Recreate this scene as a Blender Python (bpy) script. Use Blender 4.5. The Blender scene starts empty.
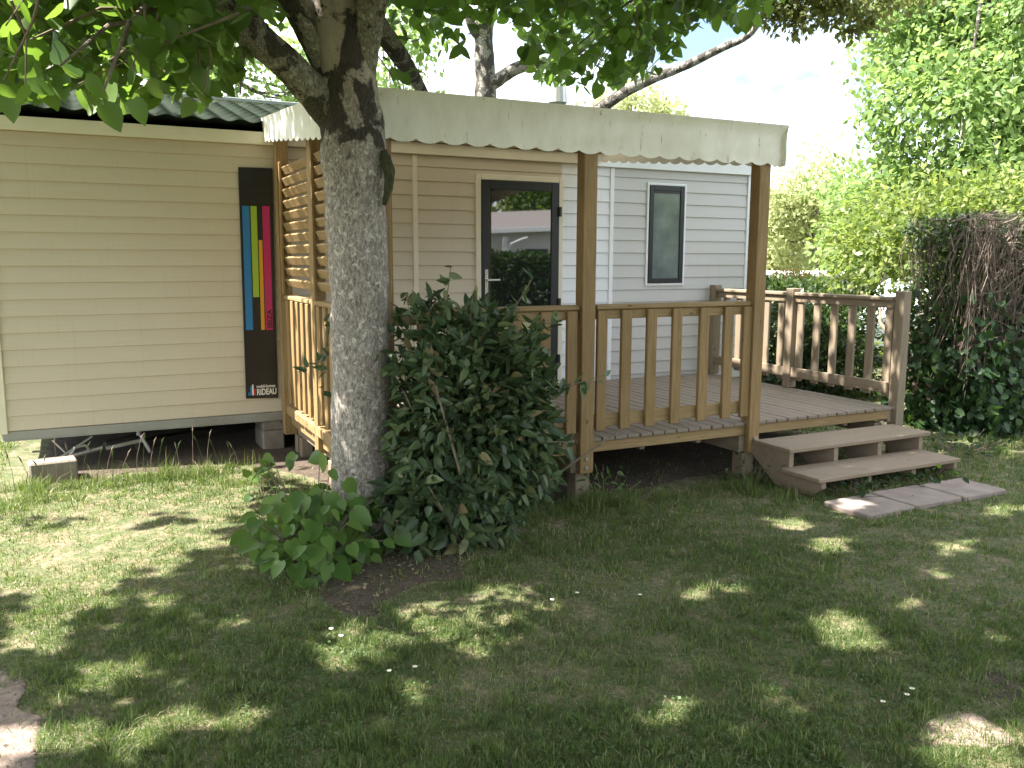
import bpy, bmesh, math
import numpy as np
from mathutils import Vector, Matrix, noise as mnoise

# ------------------------------------------------------------------ camera, sky, sun, exposure
S = bpy.context.scene
COL = S.collection
R = math.radians
F, YAW, PITCH, ROLL = 865.2, -26.604, -8.275, 0.174
CX, CY, CH = -0.161, -8.059, 1.768
yw, pt, rl = R(YAW), R(PITCH), R(ROLL)
FW = np.array([-math.sin(yw)*math.cos(pt), math.cos(yw)*math.cos(pt), math.sin(pt)])
R0 = np.array([math.cos(yw), math.sin(yw), 0.]); U0 = np.cross(R0, FW)
RT = R0*math.cos(rl)+U0*math.sin(rl); UP = -R0*math.sin(rl)+U0*math.cos(rl)
EYE = np.array([CX, CY, CH])
cd = bpy.data.cameras.new('camera'); cam = bpy.data.objects.new('camera', cd); COL.objects.link(cam)
cd.sensor_width = 36; cd.lens = F/1024*36; cd.clip_start = .05; cd.clip_end = 2000
M = Matrix(((RT[0], UP[0], -FW[0], CX), (RT[1], UP[1], -FW[1], CY), (RT[2], UP[2], -FW[2], CH), (0, 0, 0, 1)))
cam.matrix_world = M
S.camera = cam

SUN_EL, SUN_AZ = 57.0, 13.0       # azimuth measured from -X towards +Y
se, sa = R(SUN_EL), R(SUN_AZ)
SUN = np.array([-math.cos(sa)*math.cos(se), math.sin(sa)*math.cos(se), math.sin(se)])
ld = bpy.data.lights.new('sun', 'SUN'); ld.energy = 5.0; ld.angle = R(.53); ld.color = (1, .945, .85)
lo = bpy.data.objects.new('sun', ld); COL.objects.link(lo)
lo.rotation_euler = Vector(tuple(SUN)).to_track_quat('Z', 'Y').to_euler()
W = bpy.data.worlds.new('World'); S.world = W; W.use_nodes = True
nt = W.node_tree; nt.nodes.clear()
wo = nt.nodes.new('ShaderNodeOutputWorld'); bg = nt.nodes.new('ShaderNodeBackground')
sky = nt.nodes.new('ShaderNodeTexSky'); sky.sky_type = 'NISHITA'; sky.sun_disc = False
sky.sun_elevation = se; sky.sun_rotation = math.atan2(SUN[0], SUN[1]); sky.air_density = 1.0; sky.dust_density = 1.6
tc = nt.nodes.new('ShaderNodeTexCoord'); mp = nt.nodes.new('ShaderNodeMapping'); mp.inputs['Scale'].default_value = (1, 1, 2.6)
cn = nt.nodes.new('ShaderNodeTexNoise'); cn.inputs['Scale'].default_value = 2.2; cn.inputs['Detail'].default_value = 7; cn.inputs['Roughness'].default_value = .55
cr = nt.nodes.new('ShaderNodeValToRGB'); cr.color_ramp.elements[0].position = .36; cr.color_ramp.elements[1].position = .63
mx = nt.nodes.new('ShaderNodeMix'); mx.data_type = 'RGBA'; mx.inputs[7].default_value = (12.5, 12.8, 13.2, 1)
nt.links.new(tc.outputs['Generated'], mp.inputs[0]); nt.links.new(mp.outputs[0], cn.inputs[0]); nt.links.new(cn.outputs[0], cr.inputs[0])
nt.links.new(cr.outputs[0], mx.inputs[0]); nt.links.new(sky.outputs[0], mx.inputs[6]); nt.links.new(mx.outputs[2], bg.inputs[0])
bg.inputs[1].default_value = .074
nt.links.new(bg.outputs[0], wo.inputs[0])
S.view_settings.view_transform = 'Standard'; S.view_settings.look = 'None'
S.view_settings.exposure = 2.2; S.view_settings.gamma = 1
S.render.engine = 'CYCLES'
S.cycles.use_denoising = True
S.cycles.max_bounces = 8; S.cycles.diffuse_bounces = 4; S.cycles.glossy_bounces = 3; S.cycles.transmission_bounces = 6
S.cycles.transparent_max_bounces = 8; S.cycles.sample_clamp_indirect = 6
S.cycles.caustics_reflective = False; S.cycles.caustics_refractive = False

rng = np.random.default_rng(7)
A = np.array

def ray(u, v): return FW+RT*(u-512)/F-UP*(v-384)/F
def at(u, v, d):                      # a point at horizontal distance d from the viewpoint
    r = ray(u, v); return EYE+r/np.hypot(r[0], r[1])*d
def ony(u, v, y): r = ray(u, v); return EYE+r*(y-EYE[1])/r[1]
def onz(u, v, z=0.): r = ray(u, v); return EYE+r*(z-EYE[2])/r[2]
def px(P):
    D = np.atleast_2d(P)-EYE; z = D@FW
    return 512+F*(D@RT)/z, 384-F*(D@UP)/z, z

# ------------------------------------------------------------------ materials
def new_mat(name):
    m = bpy.data.materials.new(name); m.use_nodes = True; t = m.node_tree
    b = t.nodes['Principled BSDF']; return m, t, b
def N(t, k, **kw):
    n = t.nodes.new(k)
    for a, v in kw.items():
        if a in n.inputs: n.inputs[a].default_value = v
        else: setattr(n, a, v)
    return n
def ramp(t, src, stops):
    r = t.nodes.new('ShaderNodeValToRGB'); e = r.color_ramp.elements
    while len(e) < len(stops): e.new(.5)
    for i, (p, c) in enumerate(stops):
        e[i].position = p; e[i].color = tuple(c)+(1,) if len(c) == 3 else c
    t.links.new(src, r.inputs[0]); return r.outputs[0]
def mixc(t, f, a, b, mode='MIX'):
    m = t.nodes.new('ShaderNodeMix'); m.data_type = 'RGBA'; m.blend_type = mode
    for s, v in ((m.inputs[0], f), (m.inputs[6], a), (m.inputs[7], b)):
        if isinstance(v, (int, float)): s.default_value = v
        elif isinstance(v, tuple): s.default_value = v+(1,)
        else: t.links.new(v, s)
    return m.outputs[2]
def coords(t, scale=(1, 1, 1), rot=(0, 0, 0)):
    g = t.nodes.new('ShaderNodeTexCoord'); m = t.nodes.new('ShaderNodeMapping')
    m.inputs['Scale'].default_value = scale; m.inputs['Rotation'].default_value = rot
    t.links.new(g.outputs['Object'], m.inputs[0]); return m.outputs[0]
def noise(t, vec, scale, detail=4, rough=.55, dist=0):
    n = N(t, 'ShaderNodeTexNoise'); n.inputs['Scale'].default_value = scale; n.inputs['Detail'].default_value = detail
    n.inputs['Roughness'].default_value = rough; n.inputs['Distortion'].default_value = dist
    t.links.new(vec, n.inputs['Vector']); return n.outputs[0]
def bump(t, b, h, strength=.3, dist=.01):
    n = N(t, 'ShaderNodeBump'); n.inputs['Strength'].default_value = strength; n.inputs['Distance'].default_value = dist
    t.links.new(h, n.inputs['Height']); t.links.new(n.outputs[0], b.inputs['Normal'])
def simple(name, col, rough=.5, metal=0, var=.12, scale=6, bumpy=0., dirt=None):
    m, t, b = new_mat(name); c = coords(t)
    n = noise(t, c, scale)
    a = tuple(x*(1-var) for x in col); d = tuple(min(1, x*(1+var)) for x in col)
    o = ramp(t, n, [(.3, a), (.7, d)])
    if dirt:
        n2 = noise(t, c, 2.3, 7, .65); f = ramp(t, n2, [(.5, (0, 0, 0)), (.72, (dirt[1],)*3)])
        o = mixc(t, f, o, dirt[0])
    t.links.new(o, b.inputs['Base Color']); b.inputs['Roughness'].default_value = rough; b.inputs['Metallic'].default_value = metal
    if bumpy: bump(t, b, noise(t, c, scale*12, 5), bumpy, .004)
    return m
def wood(name, light, dark, grain='Z', weather=.0, grey=(.30, .28, .26)):
    m, t, b = new_mat(name)
    sc = {'Z': (14, 14, .9), 'X': (.9, 14, 14), 'Y': (14, .9, 14)}[grain]
    c = coords(t, sc); n = noise(t, c, 3.2, 6, .6, 1.2); n2 = noise(t, coords(t), 1.7, 3)
    o = ramp(t, n, [(.3, dark), (.5, tuple((a+b_)/2 for a, b_ in zip(light, dark))), (.68, light)])
    o = mixc(t, ramp(t, n2, [(.3, (0, 0, 0)), (.75, (.45,)*3)]), o, tuple(x*.7 for x in dark))
    if weather:
        n3 = noise(t, coords(t, tuple(max(1, s*.25) for s in sc)), 4, 5)
        o = mixc(t, ramp(t, n3, [(.25, (weather*.6,)*3), (.7, (min(1, weather*1.3),)*3)]), o, grey)
    v = N(t, 'ShaderNodeTexVoronoi'); v.inputs['Scale'].default_value = 3.1
    t.links.new(coords(t, {'Z': (3, 3, 1), 'X': (1, 3, 3), 'Y': (3, 1, 3)}[grain]), v.inputs['Vector'])
    o = mixc(t, ramp(t, v.outputs['Distance'], [(.03, (1, 1, 1)), (.09, (0, 0, 0))]), o, tuple(x*.35 for x in dark))
    t.links.new(o, b.inputs['Base Color']); b.inputs['Roughness'].default_value = .72
    bump(t, b, n, .35, .004); return m
def leafmat(name, stops, trans=.35, rough=.45, tcol=(.24, .38, .05), spec=.4):
    m, t, b = new_mat(name)
    a = N(t, 'ShaderNodeAttribute', attribute_name='rnd')
    o = ramp(t, a.outputs['Fac'], stops)
    n = noise(t, coords(t), 1.3, 3)
    o = mixc(t, ramp(t, n, [(.3, (0, 0, 0)), (.7, (.35,)*3)]), o, tuple(x*.6 for x in stops[0][1]))
    t.links.new(o, b.inputs['Base Color']); b.inputs['Roughness'].default_value = rough; b.inputs['Specular IOR Level'].default_value = spec
    tr = N(t, 'ShaderNodeBsdfTranslucent'); tr.inputs[0].default_value = tcol+(1,)
    mxs = N(t, 'ShaderNodeMixShader'); mxs.inputs[0].default_value = trans
    out = [n for n in t.nodes if n.type == 'OUTPUT_MATERIAL'][0]
    t.links.new(b.outputs[0], mxs.inputs[1]); t.links.new(tr.outputs[0], mxs.inputs[2]); t.links.new(mxs.outputs[0], out.inputs[0])
    return m

def siding_mat(name, col):
    m, t, b = new_mat(name)
    n = noise(t, coords(t, (.4, 1, 30)), 5, 5, .6); n2 = noise(t, coords(t, (.7, 1, .5)), 1.2, 5)
    o = ramp(t, n, [(.3, tuple(x*.96 for x in col)), (.7, tuple(x*1.03 for x in col))])
    o = mixc(t, ramp(t, n2, [(.45, (0, 0, 0)), (.8, (.22,)*3)]), o, tuple(x*.8 for x in col))
    n3 = noise(t, coords(t, (9, 1, .5)), 3, 6, .7)   # faint rain streaks and grime
    o = mixc(t, ramp(t, n3, [(.56, (0, 0, 0)), (.72, (.28,)*3)]), o, tuple(x*.66*k for x, k in zip(col, (1, 1.02, .9))))
    n4 = noise(t, coords(t), 17, 7, .7); o = mixc(t, ramp(t, n4, [(.64, (0, 0, 0)), (.72, (.35,)*3)]), o, tuple(x*.75 for x in col))
    t.links.new(o, b.inputs['Base Color']); b.inputs['Roughness'].default_value = .42
    bump(t, b, n, .12, .002); return m
MT = {}
MT['siding'] = siding_mat('cream_siding', (.55, .48, .385))
MT['siding_pale'] = siding_mat('pale_siding', (.52, .515, .51))
MT['siding_white'] = siding_mat('white_siding', (.71, .73, .77))
MT['trim'] = simple('cream_trim', (.70, .65, .53), .4, 0, .04)
MT['white'] = simple('white_trim', (.78, .80, .84), .35, 0, .03)
MT['alu'] = simple('grey_sill', (.30, .30, .285), .45, .3, .12, 3, 0, ((.16, .14, .10), .5))
MT['anth'] = simple('anthracite', (.011, .013, .017), .45, 0, .1)
MT['steel'] = simple('galvanised', (.45, .46, .46), .4, .7, .15, 9)
MT['chrome'] = simple('satin_steel', (.62, .62, .6), .25, .9, .05)
MT['rust'] = simple('dark_steel', (.045, .04, .038), .6, .4, .3, 12)
MT['block'] = simple('concrete_block', (.21, .18, .15), .95, 0, .2, 14, .6)
MT['roof'] = simple('roof_tile_sheet', (.020, .030, .021), .85, 0, .3, 5)
MT['roof'].node_tree.nodes['Principled BSDF'].inputs['Specular IOR Level'].default_value = .12
MT['ridge'] = simple('ridge_metal', (.42, .45, .47), .35, .3, .08)
MT['wood'] = wood('pine_post', (.34, .225, .10), (.21, .13, .05), 'Z')
MT['woodX'] = wood('pine_rail', (.36, .25, .12), (.23, .15, .065), 'X')
MT['woodY'] = wood('pine_side', (.38, .26, .125), (.24, .155, .065), 'Y')
MT['woodold'] = wood('weathered_post', (.29, .215, .13), (.17, .12, .07), 'Z', .2)
MT['woodoldY'] = wood('weathered_rail', (.29, .215, .13), (.17, .12, .07), 'Y', .2)
MT['deck'] = wood('weathered_deck', (.26, .20, .145), (.15, .115, .08), 'Y', .4, (.26, .22, .185))
MT['step'] = wood('weathered_step', (.31, .225, .145), (.18, .13, .08), 'X', .35, (.26, .22, .18))
MT['bolt'] = MT['steel']
MT['black'] = simple('sign_black', (.012, .012, .013), .3, 0, .1)
for k, c in dict(blue=(.02, .17, .42), green=(.30, .45, .04), orange=(.62, .30, .02), pink=(.48, .02, .13), logored=(.5, .03, .04), print=(.75, .73, .68)).items():
    MT[k] = simple('print_'+k, c, .35, 0, .03)
def glass():
    m, t, b = new_mat('dark_glass'); b.inputs['Base Color'].default_value = (.012, .014, .013, 1)
    b.inputs['Roughness'].default_value = .02; b.inputs['IOR'].default_value = 1.9; b.inputs['Specular IOR Level'].default_value = .9
    return m
MT['glass'] = glass()
def frosted():
    m, t, b = new_mat('curtained_glass'); n = noise(t, coords(t), 3.5, 5, .6)
    t.links.new(ramp(t, n, [(.35, (.12, .15, .155)), (.7, (.22, .27, .26))]), b.inputs['Base Color'])
    b.inputs['Roughness'].default_value = .07; b.inputs['IOR'].default_value = 1.6; return m
MT['frost'] = frosted()
def canvas(name='awning_canvas', trans=.32):
    m, t, b = new_mat(name)
    n = noise(t, coords(t, (1, 1, .45)), 5.5, 8, .7); n2 = noise(t, coords(t, (6, 6, 1)), 5, 6, .7)
    o = ramp(t, n, [(.42, (.88, .86, .77)), (.60, (.81, .78, .68)), (.78, (.58, .56, .46))])
    o = mixc(t, ramp(t, n2, [(.62, (0, 0, 0)), (.70, (.7,)*3)]), o, (.2, .18, .13))
    t.links.new(o, b.inputs['Base Color']); b.inputs['Roughness'].default_value = .6
    tr = N(t, 'ShaderNodeBsdfTranslucent'); tr.inputs[0].default_value = (.60, .565, .49, 1)
    ms = N(t, 'ShaderNodeMixShader'); ms.inputs[0].default_value = trans
    out = [q for q in t.nodes if q.type == 'OUTPUT_MATERIAL'][0]
    t.links.new(b.outputs[0], ms.inputs[1]); t.links.new(tr.outputs[0], ms.inputs[2]); t.links.new(ms.outputs[0], out.inputs[0])
    return m
MT['canvas'] = canvas(); MT['valance'] = canvas('awning_valance', .05)
def bark(name, base, pale, moss, sc=1., blotch=.56, MOSSY=.02, smooth_top=False):
    m, t, b = new_mat(name); c = coords(t)
    fine = noise(t, coords(t, (1, 1, .4)), 70*sc, 7, .74, .8)
    o = ramp(t, fine, [(.33, tuple(x*.4 for x in base)), (.45, base), (.62, pale)])
    lich = noise(t, c, 26*sc, 4, .6, .5)
    o = mixc(t, ramp(t, lich, [(.57, (0, 0, 0)), (.63, (.85,)*3)]), o, tuple(min(1, x*1.3) for x in pale))
    big = noise(t, coords(t, (1.2, 1.2, .8)), 4.2*sc, 5, .62, .4)
    z = N(t, 'ShaderNodeSeparateXYZ'); t.links.new(c, z.inputs[0])
    mr = N(t, 'ShaderNodeMapRange'); mr.inputs[1].default_value = 1.9; mr.inputs[2].default_value = 3.4; t.links.new(z.outputs[2], mr.inputs[0])
    g_ = lambda v: (v, v, v)
    if smooth_top:      # pale smooth wood above the fork, mossy patches round it
        zb = ramp(t, mr.outputs[0], [(0, g_(0)), (.33, g_(.19)), (.42, g_(.25)), (.62, g_(.23)), (.72, g_(.17)), (.95, g_(.12))])
        pn = noise(t, coords(t, (1, 1, .3)), 9, 4, .5)
        pf = N(t, 'ShaderNodeMath', operation='MULTIPLY'); t.links.new(ramp(t, mr.outputs[0], [(.42, g_(0)), (.66, g_(.85))]), pf.inputs[0]); t.links.new(ramp(t, pn, [(.3, g_(.75)), (.6, g_(1))]), pf.inputs[1])
        o = mixc(t, pf.outputs[0], o, ramp(t, pn, [(.35, (.40, .33, .27)), (.6, (.56, .48, .40))]))
    else: zb = ramp(t, mr.outputs[0], [(0, g_(.03)), (.4, g_(.17+MOSSY)), (1, g_(.17+MOSSY))])
    ad0 = N(t, 'ShaderNodeMath', operation='ADD'); t.links.new(big, ad0.inputs[0]); t.links.new(zb, ad0.inputs[1])
    ad = N(t, 'ShaderNodeMath', operation='SUBTRACT'); t.links.new(ad0.outputs[0], ad.inputs[0]); ad.inputs[1].default_value = .17
    f = ramp(t, ad.outputs[0], [(blotch-.02, (0, 0, 0)), (blotch+.02, (.93,)*3)])
    o = mixc(t, f, o, ramp(t, fine, [(.4, tuple(x*.4 for x in moss)), (.65, tuple(x*1.7 for x in moss))]))
    t.links.new(o, b.inputs['Base Color']); b.inputs['Roughness'].default_value = .9
    h = N(t, 'ShaderNodeMath', operation='ADD'); t.links.new(fine, h.inputs[0]); t.links.new(f, h.inputs[1])
    bump(t, b, h.outputs[0], .9, .014); return m
MT['bark'] = bark('linden_bark', (.21, .18, .155), (.47, .43, .38), (.032, .024, .018), smooth_top=True)
MT['barklimb'] = bark('linden_limb_bark', (.17, .15, .125), (.40, .38, .30), (.05, .045, .028), 1.3, .56, .01)
MT['bark2'] = bark('lichen_bark', (.16, .14, .12), (.36, .35, .31), (.05, .04, .035), 1.4, .52)
MT['twig'] = simple('twig_bark', (.17, .135, .10), .9, 0, .35, 20)
MT['twigpale'] = simple('cut_twigs', (.17, .13, .105), .9, 0, .4, 14)
MT['moss'] = simple('moss', (.045, .05, .022), .95, 0, .5, 40, .8)
MT['leaf'] = leafmat('linden_leaf', [(0, (.026, .062, .016)), (.6, (.045, .105, .022)), (1, (.085, .16, .03))], .45, .42, (.22, .38, .045))
MT['sucker'] = leafmat('sucker_leaf', [(0, (.05, .11, .025)), (.6, (.09, .165, .035)), (1, (.15, .24, .06))], .32, .42, (.26, .42, .06))
MT['shrub'] = leafmat('shrub_leaf', [(0, (.036, .066, .032)), (.6, (.08, .122, .055)), (.93, (.15, .20, .085)), (.97, (.15, .17, .07)), (1, (.30, .21, .11))], .18, .42, (.12, .2, .05), .35)
MT['ivy'] = leafmat('ivy_leaf', [(0, (.012, .030, .012)), (.7, (.024, .055, .02)), (1, (.06, .11, .03))], .2, .5, (.10, .2, .03), .25)
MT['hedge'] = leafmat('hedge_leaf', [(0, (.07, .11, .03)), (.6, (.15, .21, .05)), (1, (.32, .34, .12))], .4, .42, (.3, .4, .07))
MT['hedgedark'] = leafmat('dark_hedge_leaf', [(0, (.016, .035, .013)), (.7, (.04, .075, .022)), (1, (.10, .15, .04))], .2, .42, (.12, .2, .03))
MT['bright'] = leafmat('sunlit_leaf', [(0, (.07, .14, .04)), (.6, (.16, .25, .08)), (1, (.30, .40, .16))], .42, .5, (.36, .52, .14))
MT['pale_glare'] = leafmat('pale_glare_leaf', [(0, (.2, .24, .10)), (.6, (.32, .36, .17)), (1, (.5, .5, .3))], .42, .6, (.6, .65, .3))  # pale tones put veiling glare into the far trees' leaf colour
MT['olive'] = leafmat('olive_leaf', [(0, (.06, .075, .03)), (.7, (.11, .13, .05)), (1, (.19, .2, .08))], .4, .5, (.36, .4, .12))
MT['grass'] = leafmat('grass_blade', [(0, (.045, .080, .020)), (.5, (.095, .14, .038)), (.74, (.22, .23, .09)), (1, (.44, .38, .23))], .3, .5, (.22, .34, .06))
MT['clover'] = leafmat('clover_leaf', [(0, (.04, .085, .025)), (1, (.085, .14, .05))], .2, .6)
MT['car'] = simple('white_car_paint', (.72, .75, .8), .2, 0, .02)
MT['tyre'] = simple('tyre', (.02, .02, .022), .8)
MT['flower'] = simple('white_petals', (.85, .84, .80), .6, 0, .03)
MT['yellow'] = simple('flower_centre', (.7, .5, .05), .6)
MT['slab'] = simple('paving_slab', (.26, .21, .185), .9, 0, .16, 7, .5, ((.17, .13, .115), .8))
MT['housewhite'] = simple('white_wall', (.80, .79, .78), .5, 0, .05)
MT['greyroof'] = simple('grey_roof', (.22, .20, .20), .8, 0, .25, 30)

# ------------------------------------------------------------------ building helpers
def tag(o, label=None, cat=None, group=None, kind=None):
    if label: o['label'] = label
    if cat: o['category'] = cat
    if group: o['group'] = group
    if kind: o['kind'] = kind
    return o
def thing(name, label, cat, loc=(0, 0, 0), group=None):
    o = bpy.data.objects.new(name, None); COL.objects.link(o); o.location = tuple(loc); o.empty_display_size = .1
    return tag(o, label, cat, group)
def link(name, me, mat, parent=None):
    o = bpy.data.objects.new(name, me); COL.objects.link(o)
    if mat: me.materials.append(MT[mat] if isinstance(mat, str) else mat)
    if parent:
        o.parent = parent
        if parent.parent is None: o.matrix_parent_inverse = Matrix.Translation(-parent.location)
    return o
def mesh_np(name, V, faces_flat, counts, smooth=False, rnd=None):
    me = bpy.data.meshes.new(name); V = np.asarray(V, dtype=np.float32)
    ff = np.asarray(faces_flat, dtype=np.int32).ravel(); ct = np.asarray(counts, dtype=np.int32)
    me.vertices.add(len(V)); me.vertices.foreach_set('co', V.ravel())
    me.loops.add(len(ff)); me.loops.foreach_set('vertex_index', ff)
    me.polygons.add(len(ct)); st = np.concatenate(([0], np.cumsum(ct)[:-1])).astype(np.int32)
    me.polygons.foreach_set('loop_start', st); me.polygons.foreach_set('loop_total', ct)
    me.update(calc_edges=True)
    if smooth: me.polygons.foreach_set('use_smooth', np.ones(len(ct), dtype=bool))
    if rnd is not None:
        a = me.attributes.new('rnd', 'FLOAT', 'POINT'); a.data.foreach_set('value', np.asarray(rnd, dtype=np.float32))
    return me
class MB:
    def __init__(s): s.v = []; s.f = []; s.sm = False
    def add(s, V, Fs):
        b = len(s.v); s.v += [tuple(map(float, p)) for p in V]; s.f += [tuple(i+b for i in f) for f in Fs]; return s
    def box(s, x0, x1, y0, y1, z0, z1, ch=.004):
        return s.obox(A([(x0+x1)/2, (y0+y1)/2, (z0+z1)/2]), A([1, 0, 0]), A([0, 1, 0]), A([0, 0, 1]), abs(x1-x0)/2, abs(y1-y0)/2, abs(z1-z0)/2, ch)
    def obox(s, c, ax, ay, az, hx, hy, hz, ch=.004):   # box with chamfered edges
        ch = min(ch, hx*.45, hy*.45, hz*.45); V = []; idx = {}
        for sx in (-1, 1):
            for sy in (-1, 1):
                for sz in (-1, 1):
                    for k in range(3):
                        h = [hx-ch, hy-ch, hz-ch]; h[k] += ch
                        idx[(sx, sy, sz, k)] = len(V)
                        V.append(c+ax*sx*h[0]+ay*sy*h[1]+az*sz*h[2])
        Fs = []
        for k in range(3):
            a, b = [i for i in range(3) if i != k]
            for sg in (-1, 1):
                q = []
                for (p, r) in ((-1, -1), (1, -1), (1, 1), (-1, 1)):
                    t = [0, 0, 0]; t[k] = sg; t[a] = p; t[b] = r; q.append(idx[(*t, k)])
                if (sg > 0) != (k != 1): q.reverse()
                Fs.append(q)
        for k in range(3):                # edges along axis k
            a, b = [i for i in range(3) if i != k]
            for p in (-1, 1):
                for r in (-1, 1):
                    q = []
                    for sg, o in ((-1, (a, b)), (1, (b, a))):
                        for w in o:
                            t = [0, 0, 0]; t[k] = sg; t[a] = p; t[b] = r; q.append(idx[(*t, w)])
                    n = (p*r > 0) ^ (k == 1)
                    if not n: q.reverse()
                    Fs.append(q)
        for sx in (-1, 1):
            for sy in (-1, 1):
                for sz in (-1, 1):
                    q = [idx[(sx, sy, sz, k)] for k in range(3)]
                    if sx*sy*sz < 0: q.reverse()
                    Fs.append(q)
        return s.add(V, Fs)
    def bar(s, p, q, w, h, up=(0, 0, 1), ch=.004):
        p, q = A(p, float), A(q, float); d = q-p; L = np.linalg.norm(d); d /= L
        y = np.cross(A(up, float), d); y /= np.linalg.norm(y); z = np.cross(d, y)
        return s.obox((p+q)/2, d, y, z, L/2, w/2, h/2, ch)
    def tube(s, path, rad, n=8, amp=0., freq=6., cap=True):
        P = [A(p, float) for p in path]; r = rad if hasattr(rad, '__len__') else [rad]*len(P)
        b = len(s.v); V = []; Fs = []; ref = A([.3, 1, .1])
        for i, p in enumerate(P):
            t = P[min(i+1, len(P)-1)]-P[max(i-1, 0)]; t /= np.linalg.norm(t)+1e-9
            x = np.cross(t, ref); x /= np.linalg.norm(x)+1e-9; y = np.cross(t, x)
            for k in range(n):
                a = 2*math.pi*k/n; o = x*math.cos(a)+y*math.sin(a); rr = r[i]
                if amp:
                    q = p+o*rr; rr *= 1+amp*mnoise.noise(Vector(q*freq))+amp*.5*mnoise.noise(Vector(q*freq*3.3))
                V.append(p+o*rr)
        for i in range(len(P)-1):
            for k in range(n):
                a, c = i*n+k, i*n+(k+1) % n; Fs.append((a, a+n, c+n, c))
        if cap: Fs.append(tuple(range(n))); Fs.append(tuple((len(P)-1)*n+k for k in reversed(range(n))))
        return s.add(V, Fs)
    def prism(s, pts, y0, y1, axis='y'):
        n = len(pts); m = (lambda a, b, c: (a, c, b)) if axis == 'y' else (lambda a, b, c: (c, a, b)) if axis == 'x' else (lambda a, b, c: (a, b, c))
        V = [m(a, b, y0) for a, b in pts]+[m(a, b, y1) for a, b in pts]
        return s.add(V, [tuple(range(n)), tuple(reversed(range(n, 2*n)))]+[(i, n+i, n+(i+1) % n, (i+1) % n) for i in range(n)])
    def build(s, name, mat, parent=None, smooth=False):
        me = bpy.data.meshes.new(name); me.from_pydata(s.v, [], s.f); me.validate()
        bm = bmesh.new(); bm.from_mesh(me); bmesh.ops.recalc_face_normals(bm, faces=bm.faces); bm.to_mesh(me); bm.free(); me.update()
        if smooth: me.polygons.foreach_set('use_smooth', np.ones(len(me.polygons), dtype=bool))
        return link(name, me, mat, parent)
def vnoise(x, y, seed=0):                 # smooth value noise for numpy arrays
    r = np.random.default_rng(seed); T = r.random((64, 64))
    xi, yi = np.floor(x).astype(int), np.floor(y).astype(int); fx, fy = x-xi, y-yi
    fx = fx*fx*(3-2*fx); fy = fy*fy*(3-2*fy); g = lambda a, b: T[a % 64, b % 64]
    return (g(xi, yi)*(1-fx)+g(xi+1, yi)*fx)*(1-fy)+(g(xi, yi+1)*(1-fx)+g(xi+1, yi+1)*fx)*fy
def fbm(x, y, seed=0): return .5*vnoise(x, y, seed)+.3*vnoise(x*2.1, y*2.1, seed+1)+.2*vnoise(x*4.3, y*4.3, seed+2)

# leaves: V template (side, along, lift)
OV = A([(0, .03, 0), (0, .3, -.03), (0, .56, -.04), (0, .8, -.02), (0, 1.04, .03)]+[(s_*x, y, z) for s_ in (-1, 1) for x, y, z in ((.20, -.05, .03), (.44, .10, .06), (.50, .34, .08), (.41, .60, .06), (.22, .83, .03))])
OVF = A([[0, 1, 6, 5], [1, 2, 7, 6], [2, 3, 8, 7], [3, 4, 9, 8], [0, 10, 11, 1], [1, 11, 12, 2], [2, 12, 13, 3], [3, 13, 14, 4]])
QD = A([(0, 0, 0), (-.5, .45, .06), (0, 1, 0), (.5, .45, .06)]); QDF = A([[0, 3, 2, 1]])
def unit(a): return a/(np.linalg.norm(a, axis=1, keepdims=True)+1e-9)
def leaf_arrays(P, ax, nr, size, width=.8, quad=False):
    T, Fc = (QD, QDF) if quad else (OV, OVF)
    ax = unit(ax); sd = unit(np.cross(ax, nr)); n = np.cross(sd, ax); size = np.asarray(size).reshape(-1, 1, 1)
    curl = rng.uniform(-.25, .1, len(P))[:, None]
    tz = T[None, :, 2]+curl*T[None, :, 1]**2
    V = P[:, None, :]+size*(sd[:, None, :]*(T[None, :, 0:1]*width)+ax[:, None, :]*T[None, :, 1:2]+n[:, None, :]*tz[:, :, None])
    k = len(T); Fi = Fc[None]+(np.arange(len(P))*k)[:, None, None]
    return V.reshape(-1, 3), Fi.reshape(-1, 4), np.repeat(rng.random(len(P)), k)
def leaf_mesh(name, sets, mat, parent=None):
    Vs, Fs, Rs, b = [], [], [], 0
    for V, Fi, r in sets: Vs.append(V); Fs.append(Fi+b); Rs.append(r); b += len(V)
    V = np.concatenate(Vs); Fi = np.concatenate(Fs); r = np.concatenate(Rs)
    return link(name, mesh_np(name, V, Fi, np.full(len(Fi), 4), True, r), mat, parent)
def rand_orient(n, droop=.35, jit=.6):
    a = rng.normal(size=(n, 3)); a[:, 2] = -droop+.4*rng.normal(size=n); a = unit(a)
    nr = rng.normal(size=(n, 3))*jit; nr[:, 2] += 1; return a, nr

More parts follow.
